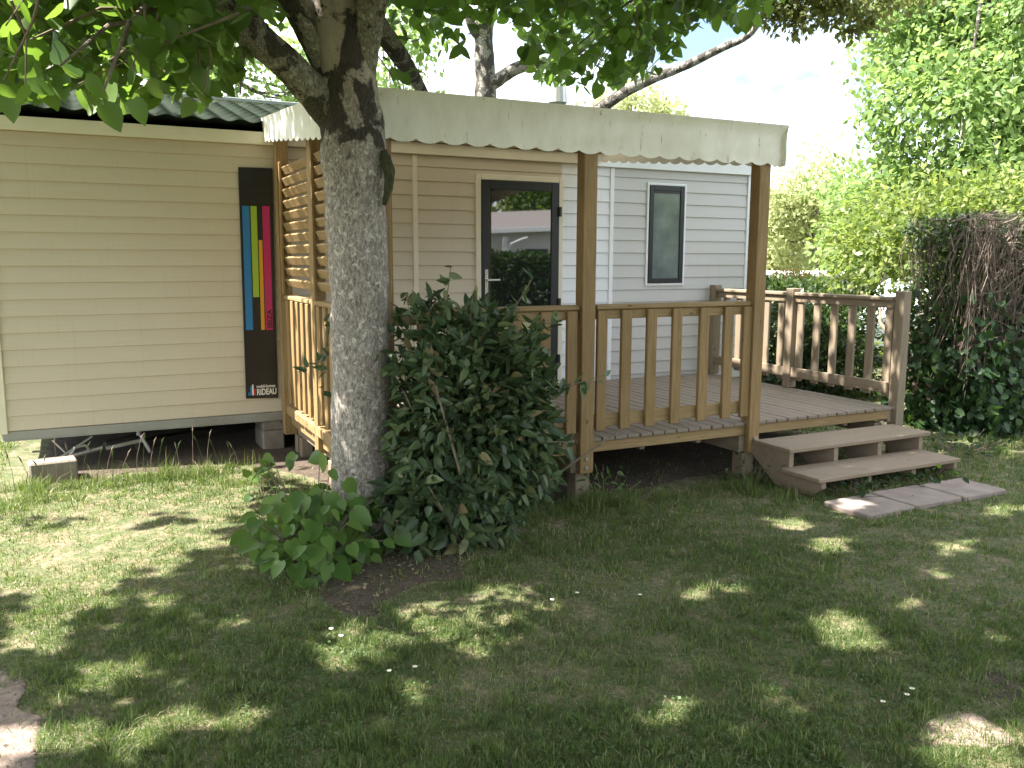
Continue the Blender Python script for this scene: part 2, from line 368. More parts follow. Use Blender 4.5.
# ------------------------------------------------------------------ where the sun reaches the lawn
LIT = [(100, 520, 120, 62), (30, 560, 55, 40), (60, 590, 50, 20), (170, 500, 75, 38), (210, 478, 50, 26), (40, 487, 60, 16),
       (45, 634, 32, 15), (105, 735, 38, 20), (125, 668, 28, 9), (190, 722, 44, 9), (245, 722, 30, 8), (160, 600, 14, 6),
       (360, 643, 36, 16), (440, 622, 34, 17), (498, 601, 38, 14), (515, 629, 28, 9), (470, 641, 26, 10), (425, 605, 16, 7), (648, 529, 7, 9),
       (838, 545, 28, 8), (790, 524, 18, 4), (838, 621, 24, 7), (862, 634, 26, 5), (878, 646, 14, 6), (830, 641, 8, 4),
       (688, 706, 22, 9), (665, 722, 11, 10), (800, 713, 19, 8), (766, 690, 12, 10), (748, 743, 16, 7), (990, 745, 62, 30), (945, 720, 22, 10),
       (960, 545, 22, 7), (740, 586, 14, 5), (700, 590, 16, 5), (560, 610, 9, 4), (1000, 640, 14, 5), (590, 665, 9, 4), (420, 690, 16, 5), (905, 600, 12, 4), (945, 573, 10, 5), (612, 750, 20, 5), (12, 745, 22, 24), (855, 508, 16, 4),
       (330, 702, 14, 4), (1010, 510, 25, 6), (90, 690, 20, 5)]
DARK = [(40, 512, 48, 14), (175, 520, 26, 7), (25, 600, 12, 8)]
def lit_mask(P):
    G = P-SUN*(P[:, 2:3]/SUN[2]); u, v, z = px(G)
    m = np.zeros(len(P), bool)
    jx = (vnoise(G[:, 0]*5, G[:, 1]*5, 3)-.5)*.7+(vnoise(G[:, 0]*13, G[:, 1]*13, 4)-.55)*1.1
    for a, b, c, d in LIT: e = .085*F/np.maximum(z, 1); m |= ((u-a)/(c+e))**2+((v-b)/(d+e*.42))**2 < 1+jx*.7
    for a, b, c, d in DARK: m &= ((u-a)/c)**2+((v-b)/d)**2 > 1+jx
    m &= (z > 1)
    for q, r in ((A([1.54, -.6, .4]), .45), (A([1.54, -1.1, .4]), .4), (A([1.54, -.7, 1.]), .35), (A([1.25, -3.05, .75]), .22), (A([1.25, -3.02, 1.1]), .15)):
        D = P-q; m |= np.linalg.norm(D-np.outer(D@SUN, SUN), axis=1) < r*(1+jx)
    return m

# ------------------------------------------------------------------ ground
def axis(lo, hi, step, far):
    a = list(np.arange(lo, hi+1e-6, step)); g = step; l, h = lo, hi
    while h < far: g *= 1.5; h += g; l -= g; a = [l]+a+[h]
    return A(a)
gx, gy = axis(-3, 11, .1, 500), axis(-9, 5, .1, 500)
GX, GY = np.meshgrid(gx, gy, indexing='ij')
def ground_z(x, y):
    near = np.clip(1-(np.abs(x-4)-6)/4, 0, 1)*np.clip(1-(np.abs(y+2)-6)/4, 0, 1)
    z = (fbm(x*1.1+30, y*1.1+30, 5)-.5)*.035*near
    dip = np.exp(-((y+1.6)/1.1)**2)*np.clip((x-1.2)/.6, 0, 1)*np.clip((6.3-x)/.6, 0, 1)
    mound = .05*np.exp(-((x-1.4)**2+(y+3)**2)/.5)
    return z-.055*dip+mound-.008
GZ = ground_z(GX, GY)
nx, ny = len(gx), len(gy); I, J = np.meshgrid(np.arange(nx-1), np.arange(ny-1), indexing='ij')
q = (I*ny+J).ravel(); Fg = np.stack([q, q+ny, q+ny+1, q+1], 1)
def ground_mat():
    m, t, b = new_mat('lawn_soil'); c = coords(t)
    big = noise(t, c, .9, 5, .6); fine = noise(t, c, 38, 6, .7); mid = noise(t, c, 7, 5, .65)
    gr = ramp(t, fine, [(.3, (.035, .055, .016)), (.55, (.075, .105, .032)), (.72, (.16, .165, .07))])
    so = ramp(t, fine, [(.3, (.10, .075, .05)), (.5, (.22, .165, .11)), (.7, (.36, .29, .20))])
    ad = N(t, 'ShaderNodeMath', operation='ADD'); t.links.new(big, ad.inputs[0]); t.links.new(mid, ad.inputs[1])
    o = mixc(t, ramp(t, ad.outputs[0], [(.46, (.10,)*3), (.58, (.75,)*3)]) if False else ramp(t, mid, [(.44, (.1,)*3), (.62, (.8,)*3)]), gr, so)
    t.links.new(o, b.inputs['Base Color']); b.inputs['Roughness'].default_value = .95; bump(t, b, fine, .8, .02); return m
MT['ground'] = ground_mat()
def soil_mat(name, dark, light, sc=30):
    m, t, b = new_mat(name); c = coords(t); n = noise(t, c, sc, 7, .72); n2 = noise(t, c, 3, 4)
    v = N(t, 'ShaderNodeTexVoronoi'); v.inputs['Scale'].default_value = sc*1.6; t.links.new(c, v.inputs['Vector'])
    o = ramp(t, n, [(.32, dark), (.68, light)]); o = mixc(t, ramp(t, n2, [(.35, (0, 0, 0)), (.7, (.5,)*3)]), o, tuple(x*.6 for x in dark))
    o = mixc(t, ramp(t, v.outputs['Distance'], [(.1, (.5,)*3), (.22, (0, 0, 0))]), o, tuple(min(1, x*1.3) for x in light))
    t.links.new(o, b.inputs['Base Color']); b.inputs['Roughness'].default_value = .95; bump(t, b, n, 1., .02); return m
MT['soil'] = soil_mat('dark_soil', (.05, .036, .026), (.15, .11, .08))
MT['path'] = soil_mat('path_soil', (.20, .145, .115), (.42, .33, .27), 22)
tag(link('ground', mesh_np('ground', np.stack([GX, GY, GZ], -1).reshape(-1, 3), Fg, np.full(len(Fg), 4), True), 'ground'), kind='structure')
def blob(name, pts, mat, dz, seed, jag=.05):
    pts = [A(p, float) for p in pts]; out = []
    for i in range(len(pts)):
        a, b = pts[i], pts[(i+1) % len(pts)]; n = max(2, int(np.linalg.norm(b-a)/.05))
        for k in range(n):
            p = a+(b-a)*k/n; out.append(p+A([mnoise.noise(Vector((p[0]*4, p[1]*4, seed))), mnoise.noise(Vector((p[0]*4, p[1]*4, seed+9)))])*jag*2)
    out = A(out); c = out.mean(0); V = [(c[0], c[1])]; n = len(out); K = 14
    for k in range(1, K+1): V += [tuple(c+(p-c)*k/K) for p in out]
    V = A(V); z = ground_z(V[:, 0], V[:, 1])+dz
    V3 = np.column_stack([V, z]); V3[-n:, 2] -= dz*2+.006
    Fs = [(0, 1+i, 1+(i+1) % n) for i in range(n)]
    for k in range(K-1): Fs += [(1+k*n+i, 1+(k+1)*n+i, 1+(k+1)*n+(i+1) % n, 1+k*n+(i+1) % n) for i in range(n)]
    me = bpy.data.meshes.new(name); me.from_pydata([tuple(p) for p in V3], [], Fs); me.update()
    me.polygons.foreach_set('use_smooth', np.ones(len(me.polygons), bool))
    return tag(link(name, me, mat), kind='structure'), out
gp = lambda u, v: tuple(onz(u, v)[:2])
PATH = [gp(-60, 660), gp(5, 668), gp(22, 700), gp(45, 728), gp(62, 775), gp(80, 830), gp(-200, 830)]
BED = [gp(325, 590), gp(345, 622), gp(410, 598), gp(470, 575), gp(470, 545), gp(380, 520), gp(300, 520)]
WORN = [gp(925, 712), gp(965, 706), gp(1005, 716), gp(1000, 748), gp(950, 752), gp(925, 738)]
WORN2 = [gp(958, 682), gp(1040, 676), gp(1040, 708), gp(985, 706)]
SOILS = []
for i, (nm, pts, mt, dz, jg) in enumerate([('dirt_path', PATH, 'path', .006, .05), ('tree_bed', BED, 'soil', .006, .11),
        ('worn_earth', WORN, 'path', .003, .10), ('worn_earth', WORN2, 'soil', .003, .08),
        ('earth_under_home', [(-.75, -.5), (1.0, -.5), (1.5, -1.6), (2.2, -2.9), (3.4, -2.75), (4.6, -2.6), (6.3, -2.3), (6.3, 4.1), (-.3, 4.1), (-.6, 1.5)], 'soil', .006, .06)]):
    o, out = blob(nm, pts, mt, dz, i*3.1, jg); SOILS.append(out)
def inside(x, y, poly):
    m = np.zeros(len(x), bool); n = len(poly)
    for i in range(n):
        (x1, y1), (x2, y2) = poly[i], poly[(i+1) % n]
        c = ((y1 > y) != (y2 > y)); m ^= c & (x < (x2-x1)*(y-y1)/(y2-y1+1e-12)+x1)
    return m

# ------------------------------------------------------------------ the mobile home
HX0, HX1, HD = -.80, 7.02, 4.0
ZS, ZE, PITCHB = .352, 2.749, .1355
home = thing('mobile_home', 'cream sided mobile home with dark tile-effect roof behind the timber terrace', 'mobile home', (3.1, 2, .3))
def siding(x0, x1, z0=ZS, z1=2.749, y=0.):    # lapped boards, each tilted out towards its lower edge
    mb = MB(); P = []; z = 2.640+PITCHB*2
    zs = []
    while z > z0-PITCHB: zs.append(z); z -= PITCHB
    for a in zs:
        t, b_ = min(a, z1), max(a-PITCHB, z0)
        if t-b_ < .01: continue
        k = lambda zz: y-.011*(a-zz)/PITCHB
        P += [(k(t), t)] + [(k(b_)-.0, b_+.006), (k(b_)+.003, b_+.001), (y+.0, b_)]
    n = len(P); V = [(x0, p[0], p[1]) for p in P]+[(x1, p[0], p[1]) for p in P]
    mb.add(V, [(i, i+1, n+i+1, n+i) for i in range(n-1)]); return mb
siding(-.74, 2.79).build('siding', 'siding', home)
siding(2.84, 3.475).build('siding', 'siding', home); siding(3.475, 4.446, 2.583).build('siding', 'siding', home)
siding(4.446, 5.045).build('siding', 'siding_white', home)
siding(5.095, 5.526).build('siding', 'siding_pale', home); siding(6.061, 6.955).build('siding', 'siding_pale', home)
siding(5.526, 6.061, 2.599).build('siding', 'siding_pale', home); siding(5.526, 6.061, ZS, 1.465).build('siding', 'siding_pale', home)
core = MB().box(HX0+.01, HX1-.01, .012, HD, .345, 2.86, .002)
core.build('wall', 'siding', home)
MB().box(HX0-.05, 1.6, -.05, .01, 2.752, 2.862).box(1.603, 4.78, -.048, .01, 2.752, 2.862).build('fascia', 'trim', home)
MB().box(4.783, HX1+.02, -.05, .01, 2.735, 2.862).build('fascia', 'white', home)
t_ = MB().box(-.80, -.735, -.022, .02, ZS-.02, 2.75); t_.build('corner_trim', 'trim', home)
MB().box(2.79, 2.84, -.02, .01, ZS, 2.75).build('joint_trim', 'trim', home)
MB().box(5.045, 5.095, -.02, .01, ZS, 2.735).build('joint_trim', 'white', home)
MB().box(6.955, 7.03, -.022, .02, ZS-.02, 2.735).box(7.012, 7.034, .022, .1, ZS-.02, 2.735).build('corner_trim', 'white', home)
MB().box(HX0+.02, HX1, -.006, .03, .274, .349).box(HX0+.02, HX1, -.012, .03, .268, .277).build('sill', 'alu', home)
fl = MB().box(HX0+.05, HX1-.05, .04, HD-.02, .28, .34)
for y in (.9, 3.0): fl.box(HX0+.1, HX1-.1, y, y+.08, .10, .278)
for x in np.arange(-.4, 7, 1.2): fl.box(x, x+.05, .3, 3.8, .2, .279)
fl.build('chassis', 'rust', home)
# jack strut at the left end
MB().bar((-.50, -.06, .03), (-.12, .05, .25), .035, .012).bar((-.33, -.01, .14), (-.42, .02, .25), .03, .012).bar((-.56, -.1, .035), (-.40, -.03, .035), .05, .02).build('jack_strut', 'steel', home)
# roof: tile-effect sheet on a low pitch
RS, RY, RZ = (3.38-2.868)/2.09, 2.0, 3.38
def roof_mesh(front=True):
    xs = np.arange(HX0-.12, HX1+.16, .02)
    if not front:
        Xg, Yg = np.meshgrid(xs[::20], np.linspace(RY, 4.09, 4), indexing='ij'); z = 2.868+(4.09-Yg)*RS
        a, b = Xg.shape
    else:
        row, t_, lift = [], [], []
        for k in range(10):
            for f, l in ((0., .072), (.2, .062), (.5, .04), (.8, .016), (1., .0)): t_.append((k+f)*.212-(.0 if f else .004)); lift.append(l); row.append(k)
        t_, lift, row = A(t_), A(lift), A(row); wv = np.cos(xs[:, None]*2*math.pi/.20)
        Yg = -.09+t_[None]-.030*wv*(lift[None] > .04)*(t_[None] > .01); Xg = np.repeat(xs[:, None], len(t_), 1)
        z = 2.868+t_[None]*RS+lift[None]+.011*wv*np.clip(lift[None]*30, .4, 1); a, b = Xg.shape
    i, j = np.meshgrid(np.arange(a-1), np.arange(b-1), indexing='ij'); q = (i*b+j).ravel()
    return mesh_np('roof', np.stack([Xg, Yg, z], -1).reshape(-1, 3), np.stack([q, q+b, q+b+1, q+1], 1), np.full(len(q), 4), False)
rf = link('roof', roof_mesh(), 'roof', home); link('roof', roof_mesh(False), 'roof', home)
MB().box(HX0-.12, HX1+.15, RY-.12, RY+.12, RZ+.045, RZ+.085).build('ridge_cap', 'ridge', home)
MB().add([(HX0, 0, 2.862), (HX0, 4, 2.862), (HX0, 2, 3.36)], [(0, 1, 2)]).build('gable', 'siding_pale', home); MB().add([(HX1, 0, 2.862), (HX1, 4, 2.862), (HX1, 2, 3.36)], [(0, 2, 1)]).build('gable', 'siding_pale', home)
MB().tube([(4.9, .9, 3.0), (4.9, .9, 3.5)], .075, 16).tube([(4.9, .9, 3.5), (4.9, .9, 3.53), (4.9, .9, 3.7)], [.075, .11, .10], 16).build('roof_vent', 'steel', home, False)
# door
MB().box(3.455, 3.513, -.026, 0, .352, 2.60).box(4.408, 4.462, -.026, 0, .352, 2.60).box(3.513, 4.408, -.0255, 0, 2.545, 2.6005).build('door_trim', 'trim', home)
MB().box(3.513, 4.408, -.018, .01, .352, .445).build('threshold', 'alu', home)
door = MB().box(3.515, 3.607, -.035, -.002, .45, 2.543).box(4.316, 4.406, -.035, -.002, .45, 2.543).box(3.607, 4.316, -.034, -.002, 2.455, 2.543).box(3.607, 4.316, -.034, -.002, .45, .60).build('door', 'anth', home)
MB().box(3.605, 4.318, -.02, -.012, .598, 2.457, .001).build('glass_pane', 'glass', door)
MB().box(3.548, 3.582, -.043, -.035, 1.387, 1.655).box(3.555, 3.575, -.075, -.043, 1.535, 1.56).bar((3.555, -.075, 1.5475), (3.70, -.075, 1.5475), .02, .02).tube([(3.565, -.043, 1.43), (3.565, -.05, 1.43)], .009, 10).build('handle', 'chrome', door)
for z in (2.25, 1.3, .7): MB().box(4.395, 4.425, -.06, -.036, z-.05, z+.05).build('hinge', 'anth', door)
# window
MB().box(5.526, 5.554, -.026, 0, 1.465, 2.599).box(6.033, 6.061, -.026, 0, 1.465, 2.599).box(5.554, 6.033, -.0255, 0, 2.571, 2.599).box(5.554, 6.033, -.0255, 0, 1.465, 1.493).build('window_trim', 'white', home)
win = MB().box(5.556, 5.612, -.035, -.002, 1.495, 2.569).box(5.975, 6.031, -.035, -.002, 1.495, 2.569).box(5.612, 5.975, -.034, -.002, 2.515, 2.569).box(5.612, 5.975, -.034, -.002, 1.495, 1.55).build('window', 'anth', home)
MB().box(5.610, 5.977, -.02, -.012, 1.548, 2.517, .001).build('glass_pane', 'frost', win)
MB().box(5.615, 5.972, -.03, -.021, 2.487, 2.515).build('vent_strip', 'anth', win)

# sign on the wall
sg = thing('sign_panel', 'tall black sign with coloured stripes fixed to the cream wall', 'sign', (1.31, -.02, .49))
def quad(xa, xb, z0, z1): return (xa, xb, z0, z1)
MB().prism([(1.171, 2.552), (1.464, 2.556), (1.443, .482), (1.157, .496)], -.026, -.014).build('panel', 'black', sg)
def stripe(name, mat, x0, x1, z1, z0):
    k = -.0065  # the stripes lean with the panel
    f = lambda x, z: (x+(z-2.22)*.0085, z)
    MB().prism([f(x0, z1), f(x1, z1), f(x1, z0), f(x0, z0)], -.029, -.0265).build(name, mat, sg)
stripe('blue_stripe', 'blue', 1.19, 1.252, 2.219, 1.119)
stripe('green_stripe', 'green', 1.262, 1.315, 2.219, 1.414)
stripe('orange_stripe', 'orange', 1.324, 1.356, 1.922, 1.117)
stripe('pink_stripe', 'pink', 1.364, 1.428, 2.222, 1.115)
def text(body, size, loc, mat, parent, rot=0, sx=1, bold=0, name='lettering', ex=.0008):
    c = bpy.data.curves.new(name, 'FONT'); c.body = body; c.size = size; c.extrude = ex; c.offset = bold; c.align_x = 'LEFT'
    o = bpy.data.objects.new(name, c); COL.objects.link(o); bpy.context.view_layer.update()
    me = bpy.data.meshes.new_from_object(o.evaluated_get(bpy.context.evaluated_depsgraph_get())); bpy.data.objects.remove(o); bpy.data.curves.remove(c)
    me.name = name
    m = Matrix.Translation(Vector(loc)) @ Matrix.Rotation(R(90), 4, 'X') @ Matrix.Rotation(R(rot), 4, 'Z') @ Matrix.Diagonal((sx, 1, 1, 1))
    me.transform(m); return link(name, me, mat, parent)
text('IBIZA', .062, (1.413, -.0305, 1.13), 'black', sg, 90, 1.15, .0012)
MB().box(1.24, 1.248, -.030, -.0265, 2.405, 2.413, .001).build('screw', 'rust', sg)
for i, (m, a) in enumerate((('blue', .55), ('blue', .6), ('print', .62), ('logored', .58))):
    MB().box(1.178+i*.017, 1.192+i*.017, -.029, -.0265, .522, a+.0, .001).build('logo_bar', m, sg)
text('RIDEAU', .078, (1.252, -.0305, .523), 'print', sg, 0, .66, .0022)
text('mobil-homes', .040, (1.252, -.0305, .588), 'print', sg, 0, .80, .0008)

# things under the home
def concrete_block(loc, sx, sy, sz, label, rz=0.):
    t = thing('concrete_block', label, 'concrete block', loc)
    c, s_ = math.cos(rz), math.sin(rz)
    mb = MB()
    for a, b_ in ((-1, -.33), (-.27, .27), (.33, 1)):
        pass
    mb.obox(A(loc)+A([0, 0, sz/2]), A([c, s_, 0]), A([-s_, c, 0]), A([0, 0, 1]), sx/2, sy/2, sz/2, .012)
    mb.build('block', 'block', t); return mb
concrete_block((1.40, .22, -.02), .2, .4, .19, 'upright grey concrete block beside the terrace corner, lower of two')
concrete_block((1.40, .22, .171), .2, .4, .105, 'grey concrete block packed under the home sill, on top of the lower block')
concrete_block((-.42, -.36, -.03), .34, .2, .19, 'low pinkish block in the grass below the left end of the home', .1)
tb = thing('tow_bar', 'dark steel towing bar with coupling head lying under the home', 'tow bar', (-.05, .1, .1))
MB().tube([(-.02, .15, .14), (.35, .35, .17), (.75, .55, .19)], .035, 10).build('bar', 'rust', tb)
MB().tube([(-.30, .0, .10), (-.26, .0, .17), (-.18, .03, .18), (-.14, .05, .12)], .013, 8).tube([(-.30, .0, .10), (-.05, .1, .13)], .022, 8).build('coupling_head', 'steel', tb)
MB().bar((-.02, .12, .12), (.28, .2, .15), .03, .035).bar((.26, .2, .22), (.34, .16, .04), .03, .03).tube([(.26, .18, .25), (.25, .18, .20)], .02, 8).build('jockey_clamp', 'steel', tb)
tag(MB().bar((.25, .5, .05), (2.2, 1.4, .07), .1, .08).build('timber_beam', 'rust'), 'long dark beam lying on the soil under the home', 'beam')

# ------------------------------------------------------------------ timber terrace
XL, XR, D, ZD, ZR = 1.54, 6.443, 2.64, .44, 1.44
P1, P2 = 3.142, 4.751
dk = thing('wooden_terrace', 'raised timber terrace with baluster railings in front of the mobile home', 'terrace', (4, -1.3, 0))
mb = MB(); x = XL+.03
while x < XR-.02:
    w = min(.104, XR-x); j = .003*math.sin(x*91)
    mb.box(x, x+w, -D-.03+j, -.045, ZD-.028, ZD+.001*math.sin(x*37), .003); x += .1155
mb.build('floor_boards', 'deck', dk)
MB().box(XL+.06, XR-.05, -D, -D+.045, ZD-.115, ZD-.029).build('rim_board', 'woodX', dk); MB().box(XL+.06, XR-.05, -.1, -.055, ZD-.15, ZD-.029).build('rim_board', 'woodX', dk)
MB().box(XR-.05, XR-.005, -D+.0, -.06, ZD-.15, ZD-.029).build('rim_board', 'woodoldY', dk)
mb = MB()
for i in range(9): mb.box(XL-.045, XL+.028, -.33-.285*i, -.055-.285*i, ZD-.105, ZD-.012, .014)
mb.build('edge_blocks', 'woodY', dk)
MB().box(XL-.0, XL+.045, -D+.05, -.06, ZD-.2, ZD-.108).build('rim_board', 'woodY', dk)
mb = MB()
for xx in np.arange(2.05, 6.3, .55): mb.box(xx, xx+.045, -D+.05, -.1, ZD-.15, ZD-.03)
mb.build('joists', 'woodoldY', dk)
def support(x, y, hw=.062, z0=-.14, z1=.18): MB().box(x-hw, x+hw, y-hw, y+hw, z0, z1).build('support_post', 'woodold', dk)
for xx in (P1, P2): 
    MB().box(xx-.10, xx+.10, -D-.0, -.1, .182, ZD-.117).build('beam', 'woodoldY', dk); support(xx+.01, -D+.07)
    support(xx, -1.1)
MB().box(XR-.16, XR-.052, -D+.05, -.1, .182, ZD-.152).build('beam', 'woodoldY', dk)
for yy in (-D+.12, -.3): support(XR-.11, yy)
MB().box(XL+.05, XL+.19, -D+.05, -.1, .15, ZD-.202).build('beam', 'woodoldY', dk)
for yy in (-.14, -.32, -1.33, -D+.12): support(XL+.08, yy, .05, -.14, .148)
# awning posts
def post(x, name='post', m='wood', top=2.70):
    p = MB().box(x-.055, x+.055, -D-.065, -D-.012, .186, top).box(x-.045, x+.085, -D-.010, -D+.055, .40, top-.01).build(name, m, dk)
    for z in (.298, .232): MB().tube([(x-.004, -D-.065, z), (x-.004, -D-.074, z)], .014, 12).build('bolt', 'bolt', p)
post(P1); post(P2); post(XL+.06, top=2.7)
MB().box(1.475, 1.585, -.135, -.03, .15, 2.82).build('post', 'wood', dk)
MB().box(XL-.04, XL+.06, -1.26, -1.15, .2, 2.76).build('post', 'wood', dk)
# front railing
rgs = []
for a, b_ in ((XL+.12, P1-.056), (P1+.086, P2-.056)):
    rg = MB().box(a, b_, -D-.035, -D+.055, ZR-.045, ZR-.008, .008).box(a, b_, -D-.008, -D+.022, ZR-.115, ZR-.0455).build('front_railing', 'woodX', dk); rgs.append(rg)
    MB().box(a, b_, -D-.004, -D+.028, .515, .615).build('bottom_rail', 'woodX', rg)
for bx in (3.277, 3.492, 3.722, 3.960, 4.222, 4.467, 4.66, 3.02, 2.80, 2.57, 2.34, 2.11, 1.88):
    w = .045 if bx > 3.3 else .042
    MB().box(bx-w, bx+w, -D-.042, -D-.009, .49, ZR-.05, .005).build('baluster', 'wood', rgs[0 if bx < P1 else 1])
# side railing on the right
def rpost(y, top): MB().box(XR-.05, XR+.055, y-.05, y+.05, ZD+.002 if y > -2 else -.05, top, .006).build('railing_post', 'woodold', dk)
rpost(-.12, ZR+.03); rpost(-1.34, ZR+.03)
MB().box(XR+.0, XR+.10, -D-.05, -D+.05, -.06, ZR+.045, .006).build('railing_post', 'woodold', dk)
rrs = []
for a, b_ in ((-1.288, -.172), (-D+.052, -1.392)):
    rr = MB().box(XR-.04, XR+.05, a, b_, ZR-.045, ZR-.008, .008).box(XR-.015, XR+.015, a, b_, ZR-.11, ZR-.0455).build('side_railing', 'woodoldY', dk); rrs.append(rr)
    MB().box(XR-.035, XR-.003, a, b_, .555, .655).build('bottom_rail', 'woodoldY', rr)
for by in (-2.54, -2.33, -2.11, -1.89, -1.67, -1.45, -1.18, -.96, -.74, -.52, -.30):
    MB().box(XR-.0, XR+.03, by-.042, by+.042, .52, ZR-.05, .005).build('baluster', 'woodold', rrs[0 if by > -1.3 else 1])
# side railing and lattice on the left
lrs = []
for a, b_ in ((-1.148, -.138), (-D+.06, -1.262)):
    lr = MB().box(XL-.04, XL+.05, a, b_, ZR-.045, ZR-.008, .008).build('side_railing', 'woodY', dk); lrs.append(lr)
    MB().box(XL-.01, XL+.02, a, b_, .52, .61).build('bottom_rail', 'woodY', lr)
for by in np.arange(-.24, -2.5, -.185):
    if abs(by+1.2) > .06: MB().box(XL-.038, XL-.011, by-.042, by+.042, .455, ZR-.046, .005).build('baluster', 'wood', lrs[0 if by > -1.2 else 1])
lt = MB()
for k in range(11):
    z = 1.545+k*.098
    for a, b_ in ((-1.148, -.138), (-D+.06, -1.262)):
        c = A([XL+.0, (a+b_)/2, z]); th = R(28)
        lt.obox(c, A([math.cos(th), 0, math.sin(th)]), A([0, 1, 0]), A([-math.sin(th), 0, math.cos(th)]), .012, (b_-a)/2, .036, .004)
lt.build('lattice_screen', 'woodY', dk)
MB().box(XL-.05, XL-.025, -1.32, -1.28, ZR-.0, 2.6).build('lattice_batten', 'wood', dk); MB().box(XL-.05, XL-.025, -.17, -.13, ZR, 2.6).build('lattice_batten', 'wood', dk)

# ------------------------------------------------------------------ awning
aw = thing('awning', 'long off-white canvas awning with scalloped valance over the terrace', 'awning', (3.1, -1.4, 2.6))
AX0, AX1, AY = 1.38, 4.92, -2.76
def sag(x, y): return -.02*math.sin(math.pi*(x-AX0)/(AX1-AX0)*3)**2*math.sin(math.pi*min(1, max(0, -y/2.76)))
def roofz(y): return 2.985+(2.805-2.985)*(-y/2.76)
nxs, nys = 72, 30; V = []; Fs = []
for i in range(nxs+1):
    for j in range(nys+1):
        x = AX0+(AX1-AX0)*i/nxs; y = AY*j/nys; V.append((x, y, roofz(y)+sag(x, y)))
Fs = [(i*(nys+1)+j, (i+1)*(nys+1)+j, (i+1)*(nys+1)+j+1, i*(nys+1)+j+1) for i in range(nxs) for j in range(nys)]
MB().add(V, Fs).build('canopy', 'canvas', aw, True)
def valance(path, ztop, zbot, per, name='valance', amp=.012):
    path = [A(p, float) for p in path]; V = []; Fs = []; m = 16; L = 0; tot = sum(np.linalg.norm(path[i+1]-path[i]) for i in range(len(path)-1)); n = 0
    for i in range(len(path)-1):
        a, b_ = path[i], path[i+1]; l = np.linalg.norm(b_-a); k = max(2, int(l/.012)); nrm = A([-(b_-a)[1], (b_-a)[0], 0])/l
        for s_ in range(k+(i == len(path)-2)):
            t = s_/k; p = a+(b_-a)*t; d = L+l*t; sc = abs(math.sin(math.pi*d/per))**.7*.026
            zt, zb = ztop(p), zbot(p)-sc+.012
            wv = mnoise.noise(Vector((p[0]*1.7, p[1]*1.7, 3)))+.5*mnoise.noise(Vector((p[0]*5, p[1]*5, 8)))
            for j in range(m+1):
                h = j/m; z = zt+(zb-zt)*h
                bul = (.03 if amp > .005 else .012)*math.sin(min(1, h*3.2)*math.pi/2)
                diag = .010*mnoise.noise(Vector((p[0]*2.2+h*1.6, 4+p[1]*2.2, h*2.4)))
                o = -nrm*(amp*wv*h*2+bul+diag)
                V.append((p[0]+o[0], p[1]+o[1], z))
            n += 1
        L += l
    Fs = [(i*(m+1)+j, (i+1)*(m+1)+j, (i+1)*(m+1)+j+1, i*(m+1)+j+1) for i in range(n-1) for j in range(m)]
    return MB().add(V, Fs).build(name, 'valance', aw, True)
ftop = lambda p: roofz(p[1])+.0
fbot = lambda p: 2.795+(2.50-2.795)*min(1, max(0, (-p[1]/2.76)))
valance([(AX1, AY, 0), (AX0, AY, 0)], lambda p: 2.805+sag(p[0], AY), lambda p: 2.505, .172, 'front_valance')
valance([(AX0, AY, 0), (AX0, -.03, 0)], ftop, fbot, .172, 'side_valance', .004)
valance([(AX1, -.03, 0), (AX1, AY, 0)], ftop, fbot, .172, 'side_valance', .004)
MB().box(AX0+.04, AX1-.04, -D-.01, -D+.06, 2.66, 2.755).build('front_rail', 'woodX', aw); MB().box(AX0+.04, AX1-.04, -.1, -.055, 2.863, 2.94).build('front_rail', 'woodX', aw)
mb = MB()
for x in (1.56, 2.4, P1, 4.0, P2): mb.bar((x+.02, -.1, 2.92), (x+.02, -D+.02, 2.745), .045, .06)
mb.build('rafters', 'woodY', aw)
for xx, rx in ((P1-.0, 0), (P2, 0)): pass

# ------------------------------------------------------------------ steps and slabs
st = thing('wooden_steps', 'two-tread wooden steps at the front right of the terrace', 'steps', (5.5, -3.1, 0))
SX0, SX1 = 4.72, 6.30
MB().box(SX0+.0, SX1+.03, -3.145, -2.735, .268, .302, .006).build('tread', 'step', st)
MB().box(SX0-.05, SX1-.05, -3.50, -3.10, .118, .152, .006).build('tread', 'step', st)
for i, x in enumerate((SX0+.02, 5.22, 5.72, 6.22)):
    MB().prism([(-2.70, .33 if i in (0, 3) else .266), (-2.76, .266), (-3.12, .266), (-3.12, .155), (-3.13, .116), (-3.46, .116), (-3.46, .06), (-3.36, -.02), (-3.0, -.03), (-2.70, .18)], x, x+.045, 'x').build('stringer', 'step', st)
def slab(x0, x1, label, rz):
    c = A([(x0+x1)/2, -3.80+.012*math.sin(x0*9), .004+.002*math.sin(x0*5)]); w = (x1-x0)/2-.008
    a = A([math.cos(rz), math.sin(rz), 0]); b_ = A([-math.sin(rz), math.cos(rz), 0])
    o = MB().obox(c, a, b_, A([0, 0, 1]), w, .2, .022, .008).build('paving_slab', 'slab'); tag(o, label, 'paving slab')
slab(4.60, 5.10, 'sandy paving slab with a sunny patch, nearest the camera below the steps', .01)
slab(5.10, 5.62, 'grey paving slab in the middle of the row of three below the steps', -.01)
slab(5.62, 6.13, 'paving slab at the far right end of the row below the steps', .015)

